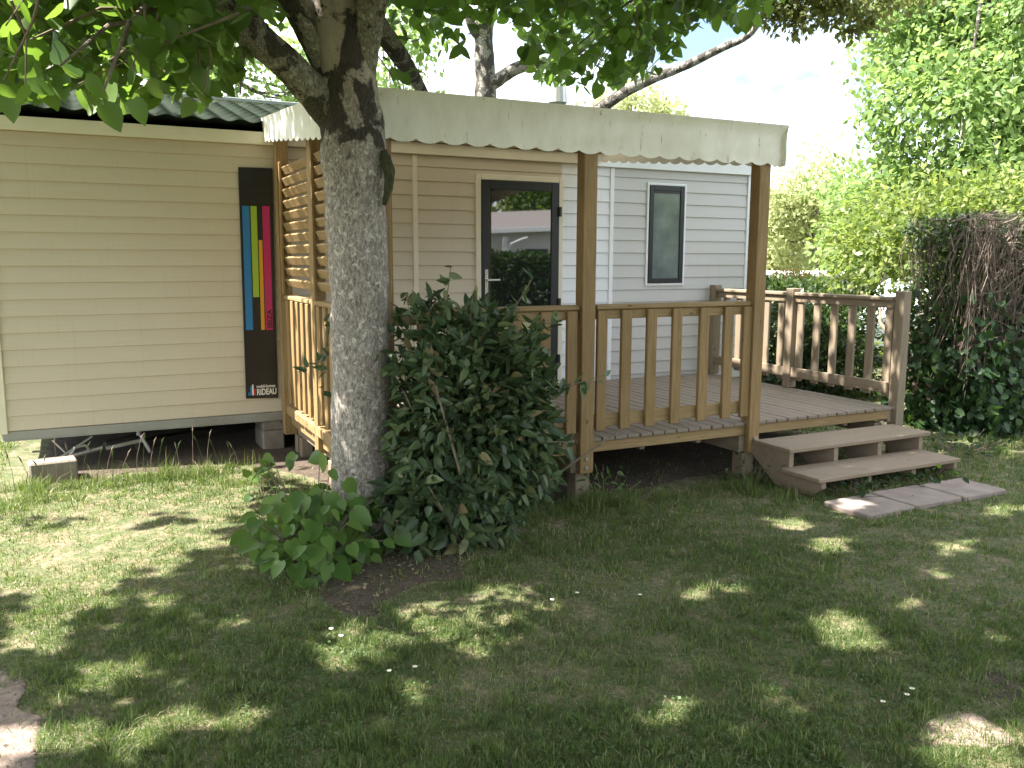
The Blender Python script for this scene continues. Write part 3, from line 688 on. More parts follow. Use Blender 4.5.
# ------------------------------------------------------------------ foreground linden tree
lin = thing('linden_tree', 'large pale-barked tree with lichen standing before the terrace, limbs forking near the top', 'tree', (1.35, -2.98, 0))
def limb(name, pts, mat, parent, n=28, amp=.10, fr=4.5, sub=6, smooth=True, world=False):
    P = A([p[:3] for p in pts], float) if world else A([at(u, v, d) for u, v, d, r in pts]); r = A([(p[3] if world else p[3]*p[2]/F) for p in pts])
    t = np.linspace(0, len(P)-1, (len(P)-1)*sub+1); Q = []; rr = []
    for a in t:           # Catmull-Rom through the given points
        i = min(int(a), len(P)-2); f = a-i; p0, p1, p2, p3 = P[max(i-1, 0)], P[i], P[i+1], P[min(i+2, len(P)-1)]
        Q.append(.5*((2*p1)+(-p0+p2)*f+(2*p0-5*p1+4*p2-p3)*f*f+(-p0+3*p1-3*p2+p3)*f**3)); rr.append(r[i]*(1-f)+r[i+1]*f)
    return MB().tube(Q, rr, n, amp, fr).build(name, mat, parent, smooth), Q
limb('trunk', [(363, 590, 5.25, 52), (363, 560, 5.27, 41), (362, 530, 5.3, 34), (361, 480, 5.3, 29.5), (361, 400, 5.3, 28), (359, 300, 5.3, 28), (356, 220, 5.3, 29.5), (354, 150, 5.3, 30.5), (350, 110, 5.3, 29), (344, 60, 5.3, 26.5), (336, 15, 5.3, 25.5), (326, -50, 5.35, 25), (318, -160, 5.5, 25), (330, -420, 6, 18)], 'bark', lin, 44, .10, 4.5, 10)
limb('limb', [(345, 150, 5.3, 10), (330, 112, 5.28, 17), (300, 77, 5.2, 15.5), (262, 42, 5.1, 15), (230, 12, 5.0, 16), (195, -30, 4.9, 15), (120, -120, 4.7, 12), (20, -220, 4.5, 8)], 'barklimb', lin, 30, .13, 5, 8)
limb('limb', [(326, 80, 5.28, 7), (309, 38, 5.22, 10), (292, 0, 5.15, 12), (270, -60, 5.0, 12), (210, -200, 4.6, 10)], 'barklimb', lin, 26, .08, 5, 8)
limb('limb', [(358, 100, 5.3, 12), (365, 50, 5.25, 13), (371, 5, 5.2, 15), (376, -50, 5.1, 16), (430, -200, 4.8, 11), (560, -420, 4.6, 8)], 'barklimb', lin, 26, .13, 5, 8)
limb('limb', [(366, 5, 5.35, 9), (382, 30, 5.6, 9.5), (402, 60, 5.9, 8.5), (418, 84, 6.3, 6), (430, 108, 6.6, 4)], 'bark2', lin, 18, .12, 6, 8)
limb('burr', [(384, 150, 5.16, 3), (389, 168, 5.16, 7), (388, 190, 5.16, 5.5), (384, 205, 5.18, 2)], 'moss', lin, 14, .5, 9, 6)
ENV = A([(-200, 110), (0, 100), (60, 96), (110, 108), (150, 104), (180, 92), (205, 110), (225, 78), (262, 50), (278, 40), (290, -4), (378, -4), (386, 60), (390, 96), (402, 96), (420, 72), (440, 62), (452, 55), (466, 60), (480, 20), (505, 18), (520, 40), (540, 84), (560, 96), (600, 86), (640, 82), (665, 66), (690, 42), (705, 22), (730, 26), (750, 34), (765, 16), (775, -5), (800, -30), (1300, -40)], float)
def env(u): return np.interp(u, ENV[:, 0], ENV[:, 1])
def in_view_ok(P, pad=0):
    u, v, z = px(P); fr = (z > .2) & (u > -60) & (u < 1084) & (v > -30) & (v < 830)
    return ~fr | (v < env(u)-pad)
# high crown: sprays of leaves through the whole volume
def crown_pts(c, r, n, shell=.5):
    d = unit(rng.normal(size=(n, 3))); k = 1-shell*rng.random(n)**1.2
    return A(c)+d*A(r)*k[:, None]
C1 = np.concatenate([crown_pts((-.3, -4.6, 6.2), (6.6, 5.0, 3.4), 4200, .8), crown_pts((2.5, -6.5, 6.4), (4.5, 4.2, 2.8), 1500, .8), crown_pts((-3.0, -8.3, 5.6), (4.5, 3.5, 2.5), 900, .8)])
C1 = C1[(C1[:, 2] > 2.9)]
P = (C1[:, None, :]+rng.normal(size=(len(C1), 13, 3))*A([.24, .24, .13])).reshape(-1, 3)
u_, v_, z_ = px(P)
P = P[in_view_ok(P, 14) & ~lit_mask(P) & (np.linalg.norm(P-EYE, axis=1) > 2.2)]
a_, n_ = rand_orient(len(P), .35, .45)
u_, v_, z_ = px(P); vis = (z_ > 0) & (u_ > -80) & (u_ < 1100) & (v_ > -80) & (v_ < 850)
sets_far = leaf_arrays(P[~vis], a_[~vis], n_[~vis], rng.uniform(.12, .19, (~vis).sum()), .85, True)
sets_vis = leaf_arrays(P[vis], a_[vis], n_[vis], rng.uniform(.09, .14, vis.sum()), .85)
# low hanging sprays seen at the top of the view
def sprays(rects, k, spread, size, lo=.3):
    out = []; ctr = []
    for u0, u1, d0, d1, n in rects:
        u = rng.uniform(u0, u1, n); v = env(u)-rng.random(n)**.9*(env(u)+70)-3; d = rng.uniform(d0, d1, n)
        c = A([at(a, b, e) for a, b, e in zip(u, v, d)]); ctr.append(c)
        out.append((c[:, None, :]+rng.normal(size=(n, k, 3))*spread).reshape(-1, 3))
    return np.concatenate(out), np.concatenate(ctr)
Q, ctr = sprays([(-60, 215, 3.8, 5.6, 190), (-60, 260, 5.2, 7.2, 150), (200, 330, 5.4, 7.5, 34), (376, 470, 5.6, 7.2, 42), (495, 700, 5.6, 8.2, 150), (495, 640, 6, 8.5, 70), (690, 770, 6.0, 7.5, 34)], 9, A([.12, .12, .09]), .12)
Q = Q[in_view_ok(Q, 2)]; L0 = lit_mask(Q); Q = Q[~L0 | (rng.random(len(Q)) < .35)]
Q = Q[Q[:, 2] > 2.3]
a_, n_ = rand_orient(len(Q), .75, .7)
s2 = leaf_arrays(Q, a_, n_, rng.uniform(.06, .115, len(Q)), .86)
leaf_mesh('foliage', [sets_far, sets_vis, s2], 'leaf', lin)
# a few big single leaves hanging low in front of the roof
tips = A([at(*p) for p in [(10, 96, 4.2), (42, 84, 4.3), (98, 98, 4.0), (112, 84, 4.0), (104, 104, 3.9), (134, 92, 4.2), (62, 74, 4.2), (150, 80, 4.3), (192, 100, 4.6), (180, 70, 4.4), (28, 66, 4.2), (240, 66, 5)]])
na = unit(A([[.6*math.sin(i*2.1), -.2, -1] for i in range(len(tips))])); nn = unit(A([[-.3+.8*math.sin(i*1.7), -1, .5*math.cos(i*3)] for i in range(len(tips))]))
leaf_mesh('low_leaves', [leaf_arrays(tips, na, nn, rng.uniform(.08, .135, len(tips)), .82)], 'sucker', lin)
mb = MB()
for c in list(ctr[::3]):
    q = c+A([.25*rng.normal(), .25*rng.normal(), .3]); mb.tube([q, (q+c)/2+A([.03, 0, .03]), c], [.007, .005, .003], 5)
tag(mb.build('twigs', 'twig', lin), kind='stuff')
for a, b in [((150, 20, 4.4), (60, 66, 3.6)), ((160, 10, 4.6), (30, 40, 4.0)), ((225, 8, 5.0), (110, 60, 4.0)), ((250, 30, 5.1), (240, 95, 5.0)), ((190, 0, 5), (200, 70, 4.4)), ((700, -40, 6.4), (560, 60, 6.6)), ((640, -40, 6), (650, 50, 6.8)), ((150, 0, 4.4), (104, 90, 3.4))]:
    p, q = at(*a), at(*b); MB().tube([p, (p+q)/2+A([0, 0, .06]), q], [.014, .009, .004], 7).build('bough', 'twig', lin)

# ------------------------------------------------------------------ shoots at the foot of the tree
sk = thing('linden_shoots', 'bright green heart-leaved shoots at the foot of the large tree', 'plant', tuple(at(330, 560, 5.0)*A([1, 1, 0])))
cen = at(314, 552, 4.93); cen[2] = .21
n = 270; d = unit(rng.normal(size=(n, 3))); rad = rng.random(n)**.4
T = cen+d*rad[:, None]*A([.40, .34, .29]); T[:, 0] += .22*(T[:, 2]-.25)*-1
T = T[T[:, 2] > .03]
ex = A([at(*p) for p in [(262, 470, 5.3), (292, 460, 5.35), (268, 462, 5.35), (352, 500, 4.85), (372, 500, 4.9), (360, 520, 4.8), (385, 540, 4.8), (395, 530, 4.85), (330, 470, 5.0), (345, 480, 5.0), (320, 455, 5.3), (300, 590, 4.6), (312, 585, 4.6), (325, 455, 5.1)]]); ex[:, 2] = np.maximum(ex[:, 2], .05)
T = np.concatenate([T, ex, ex[:4]+.03])
out = T-cen; out[:, 2] = -.25; ax = unit(unit(out)+.45*rng.normal(size=out.shape)*A([1, 1, .5])-A([0, .35, .1])); nr = A([-.15, -.55, 1.])+.35*rng.normal(size=out.shape)
leaf_mesh('leaves', [leaf_arrays(T, ax, nr, rng.uniform(.06, .135, len(T)), .84)], 'sucker', sk)
mb = MB()
for p in T[::2]:
    b = A([cen[0]+.25*(p[0]-cen[0]), cen[1]+.25*(p[1]-cen[1]), 0]); mb.tube([b, (b+p)/2+A([0, 0, .06]), p], [.005, .004, .0025], 5)
mb.build('stems', 'twig', sk)

# ------------------------------------------------------------------ bushes and hedges
def bushy(C, Rr, n, size, width=.45, power=3., lump=.22, depth=.35, seed=0, quad=False, zmin=.02, up=.5, droop=.2, lf=2.2):
    d = unit(rng.normal(size=(n, 3))); f = (np.abs(d)**power).sum(1)**(-1/power)
    k = f*(1-depth*rng.random(n)**1.6); q = d*f[:, None]
    lm = A([mnoise.noise(Vector((a*lf+seed, b*lf, c*lf))) for a, b, c in q*A(Rr)]); lm += .5*A([mnoise.noise(Vector((a*lf*2.7+seed, b*lf*2.7, c*lf*2.7+5))) for a, b, c in q*A(Rr)])
    P = A(C)+d*(k*(1+lump*lm))[:, None]*A(Rr)
    m = P[:, 2] > zmin; P = P[m]; d = d[m]
    ax = unit(d+.8*rng.normal(size=d.shape)-A([0, 0, droop])); nr = d*(1-up)+A([0, 0, up])+.5*rng.normal(size=d.shape)
    s = rng.uniform(size*.65, size*1.25, len(P)); return leaf_arrays(P, ax, nr, s, width, quad)
def stems(mb, base, tips, r0, r1, mid=.15, n=6):
    for t in tips:
        t = A(t, float); b = A(base, float)+A([rng.normal()*.05, rng.normal()*.05, 0]); m = (b+t)/2+rng.normal(size=3)*mid*.5
        mb.tube([b, b*.6+m*.4, m, t], [r0, r0*.9, (r0+r1)/2, r1], n)
    return mb
sh = thing('dark_shrub', 'dense dark green shrub growing against the terrace railing beside the tree trunk', 'shrub', (2.2, -3.1, 0))
c0 = at(473, 430, 5.3); c0[2] = .78
sets = [bushy(c0+A([-.03, 0, 0]), (.46, .34, .67), 4700, .085, .46, 3.2, .34, .55, 3, lf=4.5), bushy(c0+A([.24, 0, -.08]), (.32, .3, .44), 1500, .085, .46, 3, .35, .5, 9, lf=5), bushy(c0+A([-.2, .0, -.5]), (.42, .34, .28), 1000, .10, .5, 3, .3, .5, 5, lf=5)]
sp = []
for (a, b) in [(((440, 330, 5.2), (452, 266, 5.15))), (((500, 330, 5.2), (530, 278, 5.1))), (((545, 390, 5.2), (600, 378, 5.1))), (((530, 330, 5.2), (565, 322, 5.15))), (((520, 440, 5.2), (572, 442, 5.15))), (((420, 330, 5.1), (405, 292, 5.1))), (((470, 330, 5.1), (476, 290, 5.1))), ((330, 300, 5.55), (322, 395, 5.6)), ((331, 350, 5.5), (300, 372, 5.65)), ((540, 470, 5.2), (560, 480, 5.1))]:
    p, q = at(*a), at(*b); t = np.linspace(.1, 1, 11)[:, None]; sp.append(p+(q-p)*t+rng.normal(size=(11, 3))*.012)
spP = np.concatenate(sp); a_ = rng.normal(size=spP.shape); a_[:, 2] += .1; n_ = rng.normal(size=spP.shape)+A([0, -.6, .7])
sets.append(leaf_arrays(spP, unit(a_), n_, rng.uniform(.06, .10, len(spP)), .48))
leaf_mesh('leaves', sets, 'shrub', sh)
mb = MB(); stems(mb, (c0[0], c0[1], -.02), [c0+rng.normal(size=3)*A([.28, .2, .35]) for _ in range(40)], .014, .005)
for s_ in sp: mb.tube([s_[0], s_[5], s_[-1]], [.005, .004, .002], 5)
mb.build('branches', 'twig', sh)

# clipped hedge with bare cut twigs at the right
hg = thing('clipped_hedge', 'tall clipped hedge at right with bare brown twigs above the ivy', 'hedge', (9.3, -2.7, 0))
HC = A([9.5, -1.78, 1.08]); HR = (1.65, .55, 1.14)
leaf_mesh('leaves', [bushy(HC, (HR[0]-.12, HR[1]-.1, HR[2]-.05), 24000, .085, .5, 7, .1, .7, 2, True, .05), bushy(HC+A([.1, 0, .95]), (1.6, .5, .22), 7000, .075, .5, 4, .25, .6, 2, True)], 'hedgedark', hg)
mb = MB()
for i in range(1050):
    side = rng.random() < .16; up_ = rng.random()
    x = HC[0]-1.66+rng.uniform(-.03, .12) if side else HC[0]-1.66+3.2*rng.random()**1.6
    y = HC[1]+rng.uniform(-.55, .3) if side else HC[1]-.52+rng.uniform(-.14, .12)
    z = 2.2-1.5*up_**1.5
    if rng.random() < .55: dr = unit(A([[rng.normal()*.18, rng.normal()*.12, -1]]))[0]; L = rng.uniform(.2, .9)
    else: dr = unit(A([[abs(rng.normal())*.8+.1, rng.normal()*.15, rng.normal()*.55+.3]]))[0]; L = rng.uniform(.2, .7)
    p = A([x, y, z]); q = p+dr*L; q[2] = min(q[2], 2.20+rng.random()*.07); q[1] = min(max(q[1], HC[1]-.72), HC[1]+.4)
    m_ = (p+q)/2+rng.normal(size=3)*A([.05, .03, .03]); r = rng.choice([.003, .004, .006, .010], p=[.4, .35, .2, .05]); mb.tube([p, m_, q], [r, r*.85, r*.5], 4)
for i in range(14):
    b = A([HC[0]-1.45+rng.random()*1.6, HC[1]-.35+rng.uniform(-.2, .2), 0]); t = b+A([rng.uniform(-.3, .6), rng.uniform(-.15, .1), rng.uniform(1.6, 2.1)]); mb.tube([b, (b+t)/2+rng.normal(size=3)*A([.12, .05, .1]), t], [.028, .018, .008], 7)
mb.build('cut_branches', 'twigpale', hg)
iv = thing('ivy', 'dark heart-leaved ivy climbing the foot of the clipped hedge', 'ivy', (7.9, -2.6, 0))
n = 4200; side = rng.random(n) < .22; Y = np.where(side, rng.uniform(-2.4, -1.4, n), -2.42+rng.normal(size=n)*.07); X = np.where(side, 7.80+rng.normal(size=n)*.06, 7.75+2.6*rng.random(n)); Z = rng.random(n)**1.35*1.45+.03; Y = Y-.32*(1-Z/1.5)*~side*rng.random(n)
P = np.column_stack([X, Y, Z]); P = P[(rng.random(n) < np.clip(1.3-Z*.85, .05, 1))]
a_ = rng.normal(size=P.shape)*.5+A([0, -.2, -.8]); n_ = rng.normal(size=P.shape)*.45+A([-.3, -.9, .5])
leaf_mesh('leaves', [leaf_arrays(P, a_, n_, rng.uniform(.05, .11, len(P)), .85)], 'ivy', iv)

# tall bright shrub behind, on two pale stems
lb = thing('laurel_tree', 'sunlit broad leafy shrub-tree on pale forked stems beyond the terrace corner', 'tree', tuple(at(925, 430, 10.2)*A([1, 1, 0])))
b0 = at(925, 430, 10.2); b0[2] = 0
mb = MB()
for tip in [(906, 340, 10.6), (895, 318, 11), (936, 350, 10.4), (952, 320, 11), (922, 320, 11), (880, 322, 11.3)]:
    t = at(*tip); m_ = b0*.5+t*.5+rng.normal(size=3)*.09; mb.tube([b0+rng.normal(size=3)*A([.05, .05, 0]), m_, t, t+A([.1, .1, .25])], [.07, .045, .022, .006], 10, .1, 8)
mb.build('stems', 'twigpale', lb, True)
def crown_at(lst, n, size, width, seed, quad=True, power=2.4, lump=.35, depth=.7, **k): return [bushy(at(u, v, d), (rx, ry, rz), int(n*rx*rz), size, width, power, lump, depth, seed+i, quad, .3, **k) for i, (u, v, d, rx, ry, rz) in enumerate(lst)]
leaf_mesh('leaves', crown_at([(930, 245, 12.2, 1.1, 1.0, .70), (985, 235, 12.4, 1.0, 1.0, .7), (866, 248, 12.6, .62, .7, .42), (865, 225, 13, .5, .6, .4), (950, 205, 12.6, 1.1, .9, .42), (1040, 215, 12.4, .9, .9, .6), (955, 340, 10.8, .30, .4, .5), (845, 285, 12.4, .3, .4, .2), (900, 350, 11.2, .16, .3, .16)], 3300, .10, .5, 20), 'hedge', lb)
# low dark hedge behind the side railing
dh = thing('low_hedge', 'low dark laurel hedge seen through the side railing', 'hedge', tuple(at(790, 400, 12.6)*A([1, 1, 0])))
c = at(778, 340, 12.8); c[2] = .68
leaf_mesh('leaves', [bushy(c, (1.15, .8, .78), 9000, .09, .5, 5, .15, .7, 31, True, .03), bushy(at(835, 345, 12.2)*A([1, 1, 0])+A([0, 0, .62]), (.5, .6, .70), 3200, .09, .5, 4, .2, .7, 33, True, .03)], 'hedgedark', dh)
tf = thing('red_tipped_shrub', 'bright green shrub with red new shoots above the low hedge', 'shrub', tuple(at(800, 300, 15)*A([1, 1, 0])))
leaf_mesh('leaves', [bushy(at(796, 300, 15.4), (1.0, .6, .42), 3600, .10, .4, 3, .3, .6, 37, True, .3)], 'hedge', tf)
MT['red'] = leafmat('red_shoot', [(0, (.35, .12, .07)), (1, (.5, .25, .12))], .3)
leaf_mesh('red_shoots', [bushy(at(792, 276, 15.3), (.28, .2, .10), 260, .08, .4, 2, .3, .6, 38, True, .3)], 'red', tf)

# ------------------------------------------------------------------ trees beyond
def tree(label, mat, trunk, clumps, n, leaf, seed, group=None, name='tree', bm='bark2', branches=True, **k):
    base = A([trunk[0][0], trunk[0][1], 0]); t = thing(name, label, 'tree', tuple(base), group)
    limb('trunk', trunk, bm, t, 14, .1, 3, 5, world=True)
    mb = MB(); top = A(trunk[-1][:3]); mids = [A(p[:3]) for p in trunk[len(trunk)//2:]]
    cs = [(c, r) for c, r in clumps]
    if branches:
        for c, r in cs:
            b = mids[rng.integers(len(mids))]; c = A(c); m_ = (b+c)/2+A([0, 0, -.1*np.linalg.norm(c-b)]); rr = trunk[-1][3]
            mb.tube([b, m_, c, c+(c-b)*.15], [rr*.6, rr*.4, rr*.2, .01], 6)
        mb.build('branches', bm, t)
    leaf_mesh('crown', [bushy(c, (r, r, r*.75), int(n*r*r), leaf, .6, 2, .45, .95, seed+i, True, .5, droop=.3, **k) for i, (c, r) in enumerate(cs)], mat, t)
    return t
def clumps_in(c, R_, m, r0, r1):
    o = []
    for i in range(m):
        d = rng.normal(size=3); d /= np.linalg.norm(d); o.append((A(c)+d*A(R_)*(.35+.6*rng.random()), rng.uniform(r0, r1)))
    return o
def tr(u, d, h, r0, lean=0.):
    b = at(u, 300, d); b[2] = 0; return [(b[0], b[1], -.1, r0*1.3), (b[0]+.05, b[1], h*.3, r0), (b[0]+lean*.5, b[1], h*.6, r0*.75), (b[0]+lean, b[1]+.1, h, r0*.45)]
# tall bright tree at the upper right
c = at(985, 70, 17)
cl = clumps_in(at(1005, 70, 17.), (2.9, 2.8, 4.0), 34, .7, 1.1)+[(at(u, v, 16.5), r) for u, v, r in [(890, 30, .5), (888, 95, .45), (874, 112, .4), (900, 60, .6), (900, 150, .7), (915, 20, .8), (888, 132, .45), (925, 175, .8), (975, 165, .9), (1020, 180, .9), (1010, 120, .8), (1000, 30, .9), (950, 100, .9), (930, 60, .8), (905, 170, .6)]]
tree('tall sunlit bright green maple-like tree rising above the hedge at right', 'bright', tr(972, 17, 9, .17), cl, 800, .135, 50, name='broadleaf_tree')
# small-leaved tree whose tips reach in along the top edge
c = at(880, -60, 9.5)
cl = [(at(u, v, d), r) for u, v, d, r in [(770, 8, 9, .28), (795, 14, 9, .30), (820, 2, 9.2, .32), (845, 8, 9.3, .3), (790, -20, 9, .4), (835, -25, 9, .45), (868, 18, 9.4, .25), (885, -8, 9.5, .30), (915, -12, 9.5, .25), (1000, -40, 9.6, .3), (750, -25, 9, .4), (852, 30, 9.3, .14)]]
b = at(1150, 300, 9.5)
tree('small-leaved olive green tree reaching in over the top right edge', 'olive', [(b[0], b[1], -.1, .16), (b[0], b[1], 2, .12), (b[0]-.3, b[1]+.2, 4, .09), tuple(c+A([.2, 0, .3]))+(.05,)], cl, 4200, .07, 90, name='small_leaved_tree', branches=False)
# lichened tree behind the home, its stem and boughs show over the roof
t2 = thing('lichened_tree', 'mottled lichened tree standing behind the roof, long bough reaching right', 'tree', tuple(at(487, 300, 14.6)*A([1, 1, 0])))
g2 = at(487, 300, 14.6)
limb('trunk', [(g2[0], g2[1], -.1, .26), tuple(at(488, 200, 14.6))+(.21,), tuple(at(486, 110, 14.6))+(.175,), tuple(at(485, 70, 14.6))+(.17,), tuple(at(484, 30, 14.6))+(.155,), tuple(at(491, -10, 14.6))+(.14,), tuple(at(500, -160, 14.8))+(.10,)], 'bark2', t2, 18, .14, 3, 8, world=True)
limb('bough', [(490, 86, 14.6, 6), (510, 72, 14.5, 6), (530, 64, 14.4, 5.5), (556, 62, 14.3, 5), (590, 40, 14, 4), (610, 0, 13.8, 3)], 'bark2', t2, 12, .15, 4, 6)
limb('bough', [(484, 40, 14.6, 5), (474, 30, 14.5, 4.5), (466, 8, 14.4, 4), (462, -30, 14.3, 3)], 'bark2', t2, 12, .15, 4, 6)
limb('bough', [(490, 150, 14.5, 7), (550, 135, 13.6, 7), (600, 108, 13, 5.6), (635, 86, 12.8, 5), (680, 68, 12.6, 4.2), (722, 48, 12.4, 3.4), (752, 32, 12.2, 3), (775, -10, 12, 2)], 'bark2', t2, 12, .15, 4, 6)
leaf_mesh('crown', [bushy(at(u, v, 13.8), (r, r, r*.7), int(700*r*r), .13, .7, 2, .4, .95, 120+i, True, .5) for i, (u, v, r) in enumerate([(450, -50, 1.0), (520, -60, 1.2), (590, -40, 1.0), (640, -50, 1.2), (560, 10, .5), (610, 20, .5), (560, 70, .35), (650, -10, .6)])], 'leaf', t2)
G = 'sunlit trees beyond the home'
def far(label, mat, u, v, d, R_, m, r0, r1, h, n=260, leaf=.2, seed=0, lean=0.):
    c = at(u, v, d); return tree(label, mat, tr(u, d, h, .13, lean), clumps_in(c, R_, m, r0, r1), n, leaf, seed, G, branches=True)
far('yellow-green sunlit tree over the tiled roof, left of the large trunk', 'bright', 262, 60, 19, (2.4, 2, 2.6), 15, .6, 1.0, 5.5, 420, .16, 200, -.8)
far('deep green leafy tree behind the roof at the far left', 'bright', 70, 30, 18, (4.0, 2.2, 3.0), 22, .9, 1.3, 6, 420, .16, 230)
far('yellow-green tree just right of the large trunk, behind the awning', 'bright', 398, 60, 22, (.9, 1.5, 2.6), 8, .6, .9, 5.5, 400, .17, 260, .3)
far('small yellowish tree under the long bough above the awning', 'pale_glare', 630, 112, 26, (1.9, 1.5, 1.0), 9, .6, .9, 5, 420, .17, 280)
far('glare-pale feathery tree left of the hedge against the sky', 'pale_glare', 812, 215, 30, (2.0, 2.0, 2.3), 22, .7, 1.1, 3.8, 420, .17, 300)
far('glare-pale tree beyond the terrace post, lowest of the far trees', 'pale_glare', 770, 245, 34, (2.4, 2.0, 1.6), 14, .9, 1.3, 4, 350, .2, 330)
far('pale green tree half hidden by the clipped hedge', 'bright', 880, 225, 26, (2.6, 2.0, 1.7), 14, .8, 1.2, 5, 400, .18, 350)

sets = []
for i in range(26):
    a = R(-75+i*6.5); d_ = 62+9*math.sin(i*2.3); c = (CX+d_*math.sin(a+.9), CY+d_*math.cos(a+.9), 3.2)
    sets.append(bushy(c, (6.5, 5, 3.4+1.4*math.sin(i*1.7)), 1500, .75, .7, 2.6, .4, .5, 600+i, True, .1))
for i in range(12):
    c = (CX-22+i*6.5, CY-34-3*math.sin(i), 3.4); sets.append(bushy(c, (4.5, 3, 3.6+math.sin(i*1.9)), 1300, .6, .7, 2.6, .4, .5, 700+i, True, .1))
tag(leaf_mesh('distant_wood', sets, 'hedge'), 'distant belt of green trees closing the horizon beyond the plots', 'wood', kind='stuff')

# ------------------------------------------------------------------ parked car beyond the shrub
def car():
    o = at(868, 330, 15.2); o[2] = 0; t = thing('parked_car', 'white car parked on the grass beyond the leafy shrub-tree', 'car', tuple(o))
    dx = unit(A([[R0[0]*.96+R0[1]*-.0+.1, R0[1]+.28, 0]]))[0]; dy = A([-dx[1], dx[0], 0]); Zv = A([0, 0, 1])
    prof = [(0, .35), (-.02, .62), (.12, .82), (.95, .95), (1.55, 1.42), (2.9, 1.47), (3.6, 1.05), (3.95, .95), (4.0, .4), (3.6, .26), (.3, .24)]
    def W(x, y, z): return o+dx*x+dy*y+Zv*z
    n = len(prof); V = []
    for y, k in ((0, .93), (.12, 1.), (1.5, 1.), (1.62, .93)):
        for x, z in prof: V.append(W(2+(x-2)*(k if z < 1 else k*.97), y+(.12*(z-.95) if z > .95 and y < .8 else -.12*(z-.95) if z > .95 else 0), .3+(z-.3)*(k*.3+.7)))
    Fs = [tuple(range(n)), tuple(reversed(range(3*n, 4*n)))]+[(r*n+i, (r+1)*n+i, (r+1)*n+(i+1) % n, r*n+(i+1) % n) for r in range(3) for i in range(n)]
    body = MB().add(V, Fs).build('body', 'car', t)
    MB().add([W(x, y, z) for y in (-.012, .03) for x, z in ((1.12, .98), (1.62, 1.36), (2.25, 1.38), (2.25, .98))]+[W(x, y, z) for y in (-.012, .03) for x, z in ((2.32, .98), (2.32, 1.38), (2.85, 1.38), (3.35, 1.04))], [(0, 1, 2, 3), (8, 9, 10, 11), (4, 5, 6, 7), (12, 13, 14, 15), (0, 4, 5, 1), (1, 5, 6, 2), (8, 12, 13, 9), (9, 13, 14, 10)]).build('side_window', 'glass', t)
    MB().obox(W(.12, .8, .42), dx, dy, Zv, .2, .76, .16, .05).obox(W(3.9, .8, .42), dx, dy, Zv, .15, .76, .16, .05).obox(W(2, .8, .26), dx, dy, Zv, 1.6, .8, .07, .03).build('bumper', 'anth', t)
    for x in (.8, 3.2):
        for y in (.02, 1.6):
            w = MB().tube([W(x, y-.1, .31), W(x, y+.1, .31)], .31, 28).build('wheel', 'tyre', t)
            MB().tube([W(x, y-.112, .31), W(x, y-.09, .31)], [.19, .2], 20).build('rim', 'steel', w)
    MB().obox(W(-.0, .35, .66), dx, dy, Zv, .03, .17, .07, .02).build('headlight', 'steel', t)
car()
def small_caravan():
    o = at(792, 270, 26); o[2] = 0; t = thing('far_mobile_home', 'distant white mobile home roof glimpsed above the low hedge', 'mobile home', tuple(o))
    dx = R0; dy = A([-dx[1], dx[0], 0]); Zv = A([0, 0, 1])
    MB().obox(o+dx*.4+Zv*.65, dx, dy, Zv, .85, 1.3, .65, .02).build('wall', 'siding_pale', t)
    MB().obox(o+dx*.4+Zv*1.36, dx, dy, Zv, .95, 1.5, .06, .05).build('roof', 'housewhite', t)
    MB().obox(o+dx*.2-dy*1.31+Zv*.8, dx, dy, Zv, .3, .02, .25, .01).build('window', 'anth', t)
small_caravan()

# ------------------------------------------------------------------ the neighbouring plot behind the viewer (it shows in the door glass)
nb = thing('neighbour_home', 'white neighbouring home with grey shingle roof mirrored in the door glass', 'house', (12, -20, 0))
MB().box(7.5, 18, -24, -20.02, 0, 2.75).build('wall', 'housewhite', nb)
V = [(6.9, -19.6, 2.5), (18.5, -19.6, 3.05), (18.5, -22, 3.75), (6.9, -22, 3.05), (6.9, -24.3, 2.6), (18.5, -24.3, 2.6)]
MB().add(V, [(0, 1, 2, 3), (3, 2, 5, 4)]).build('roof', 'greyroof', nb)
MB().bar((6.9, -19.55, 2.42), (18.5, -19.55, 2.97), .04, .16).build('bargeboard', 'white', nb)
for x in (11.2, 13.4, 15.6):
    MB().box(x-.07, x+.07, -19.75, -19.61, 0, 2.5).build('porch_post', 'white', nb)
    MB().tube([(x+.05, -19.68, 1.95), (x+.25, -19.68, 2.25), (x+.62, -19.68, 2.42), (x+.9, -19.68, 2.5)], .05, 8).build('bracket', 'white', nb)
for x in (8.6, 12.2, 14.4):
    f = MB().box(x, x+.9, -20.018, -19.97, 1.15, 2.1).build('window', 'anth', nb)
    MB().box(x-.32, x-.02, -20.018, -19.96, 1.12, 2.12).box(x+.92, x+1.22, -20.018, -19.96, 1.12, 2.12).build('shutter', 'trim', nb)
nh = thing('rear_hedge', 'shade-dark hedge in front of the neighbouring home, mirrored in the door glass', 'hedge', (11, -16.5, 0))
leaf_mesh('leaves', [bushy((11, -16.8, .9), (7.5, .6, .98), 42000, .17, .6, 8, .06, .5, 71, True, .02)], 'ivy', nh)  # darker ivy leaf colour puts shade into this hedge
for i, (x, y, h) in enumerate(((9.5, -27, 7), (14.5, -28, 8), (19.5, -26, 7))):
    c = A([x, y, h*.72])
    tree(['tall tree behind the neighbouring home, nearest its left gable', 'tall tree behind the middle of the neighbouring home', 'tall tree at the far gable of the neighbouring home'][i], 'leaf', [(x, y, -.1, .25), (x, y, h*.3, .2), (x, y, h*.6, .16), (x, y, h, .1)], clumps_in(c, (3.4, 2, 3.2), 26, 1.0, 1.6), 330, .22, 400+i*20, 'trees behind the neighbouring home')

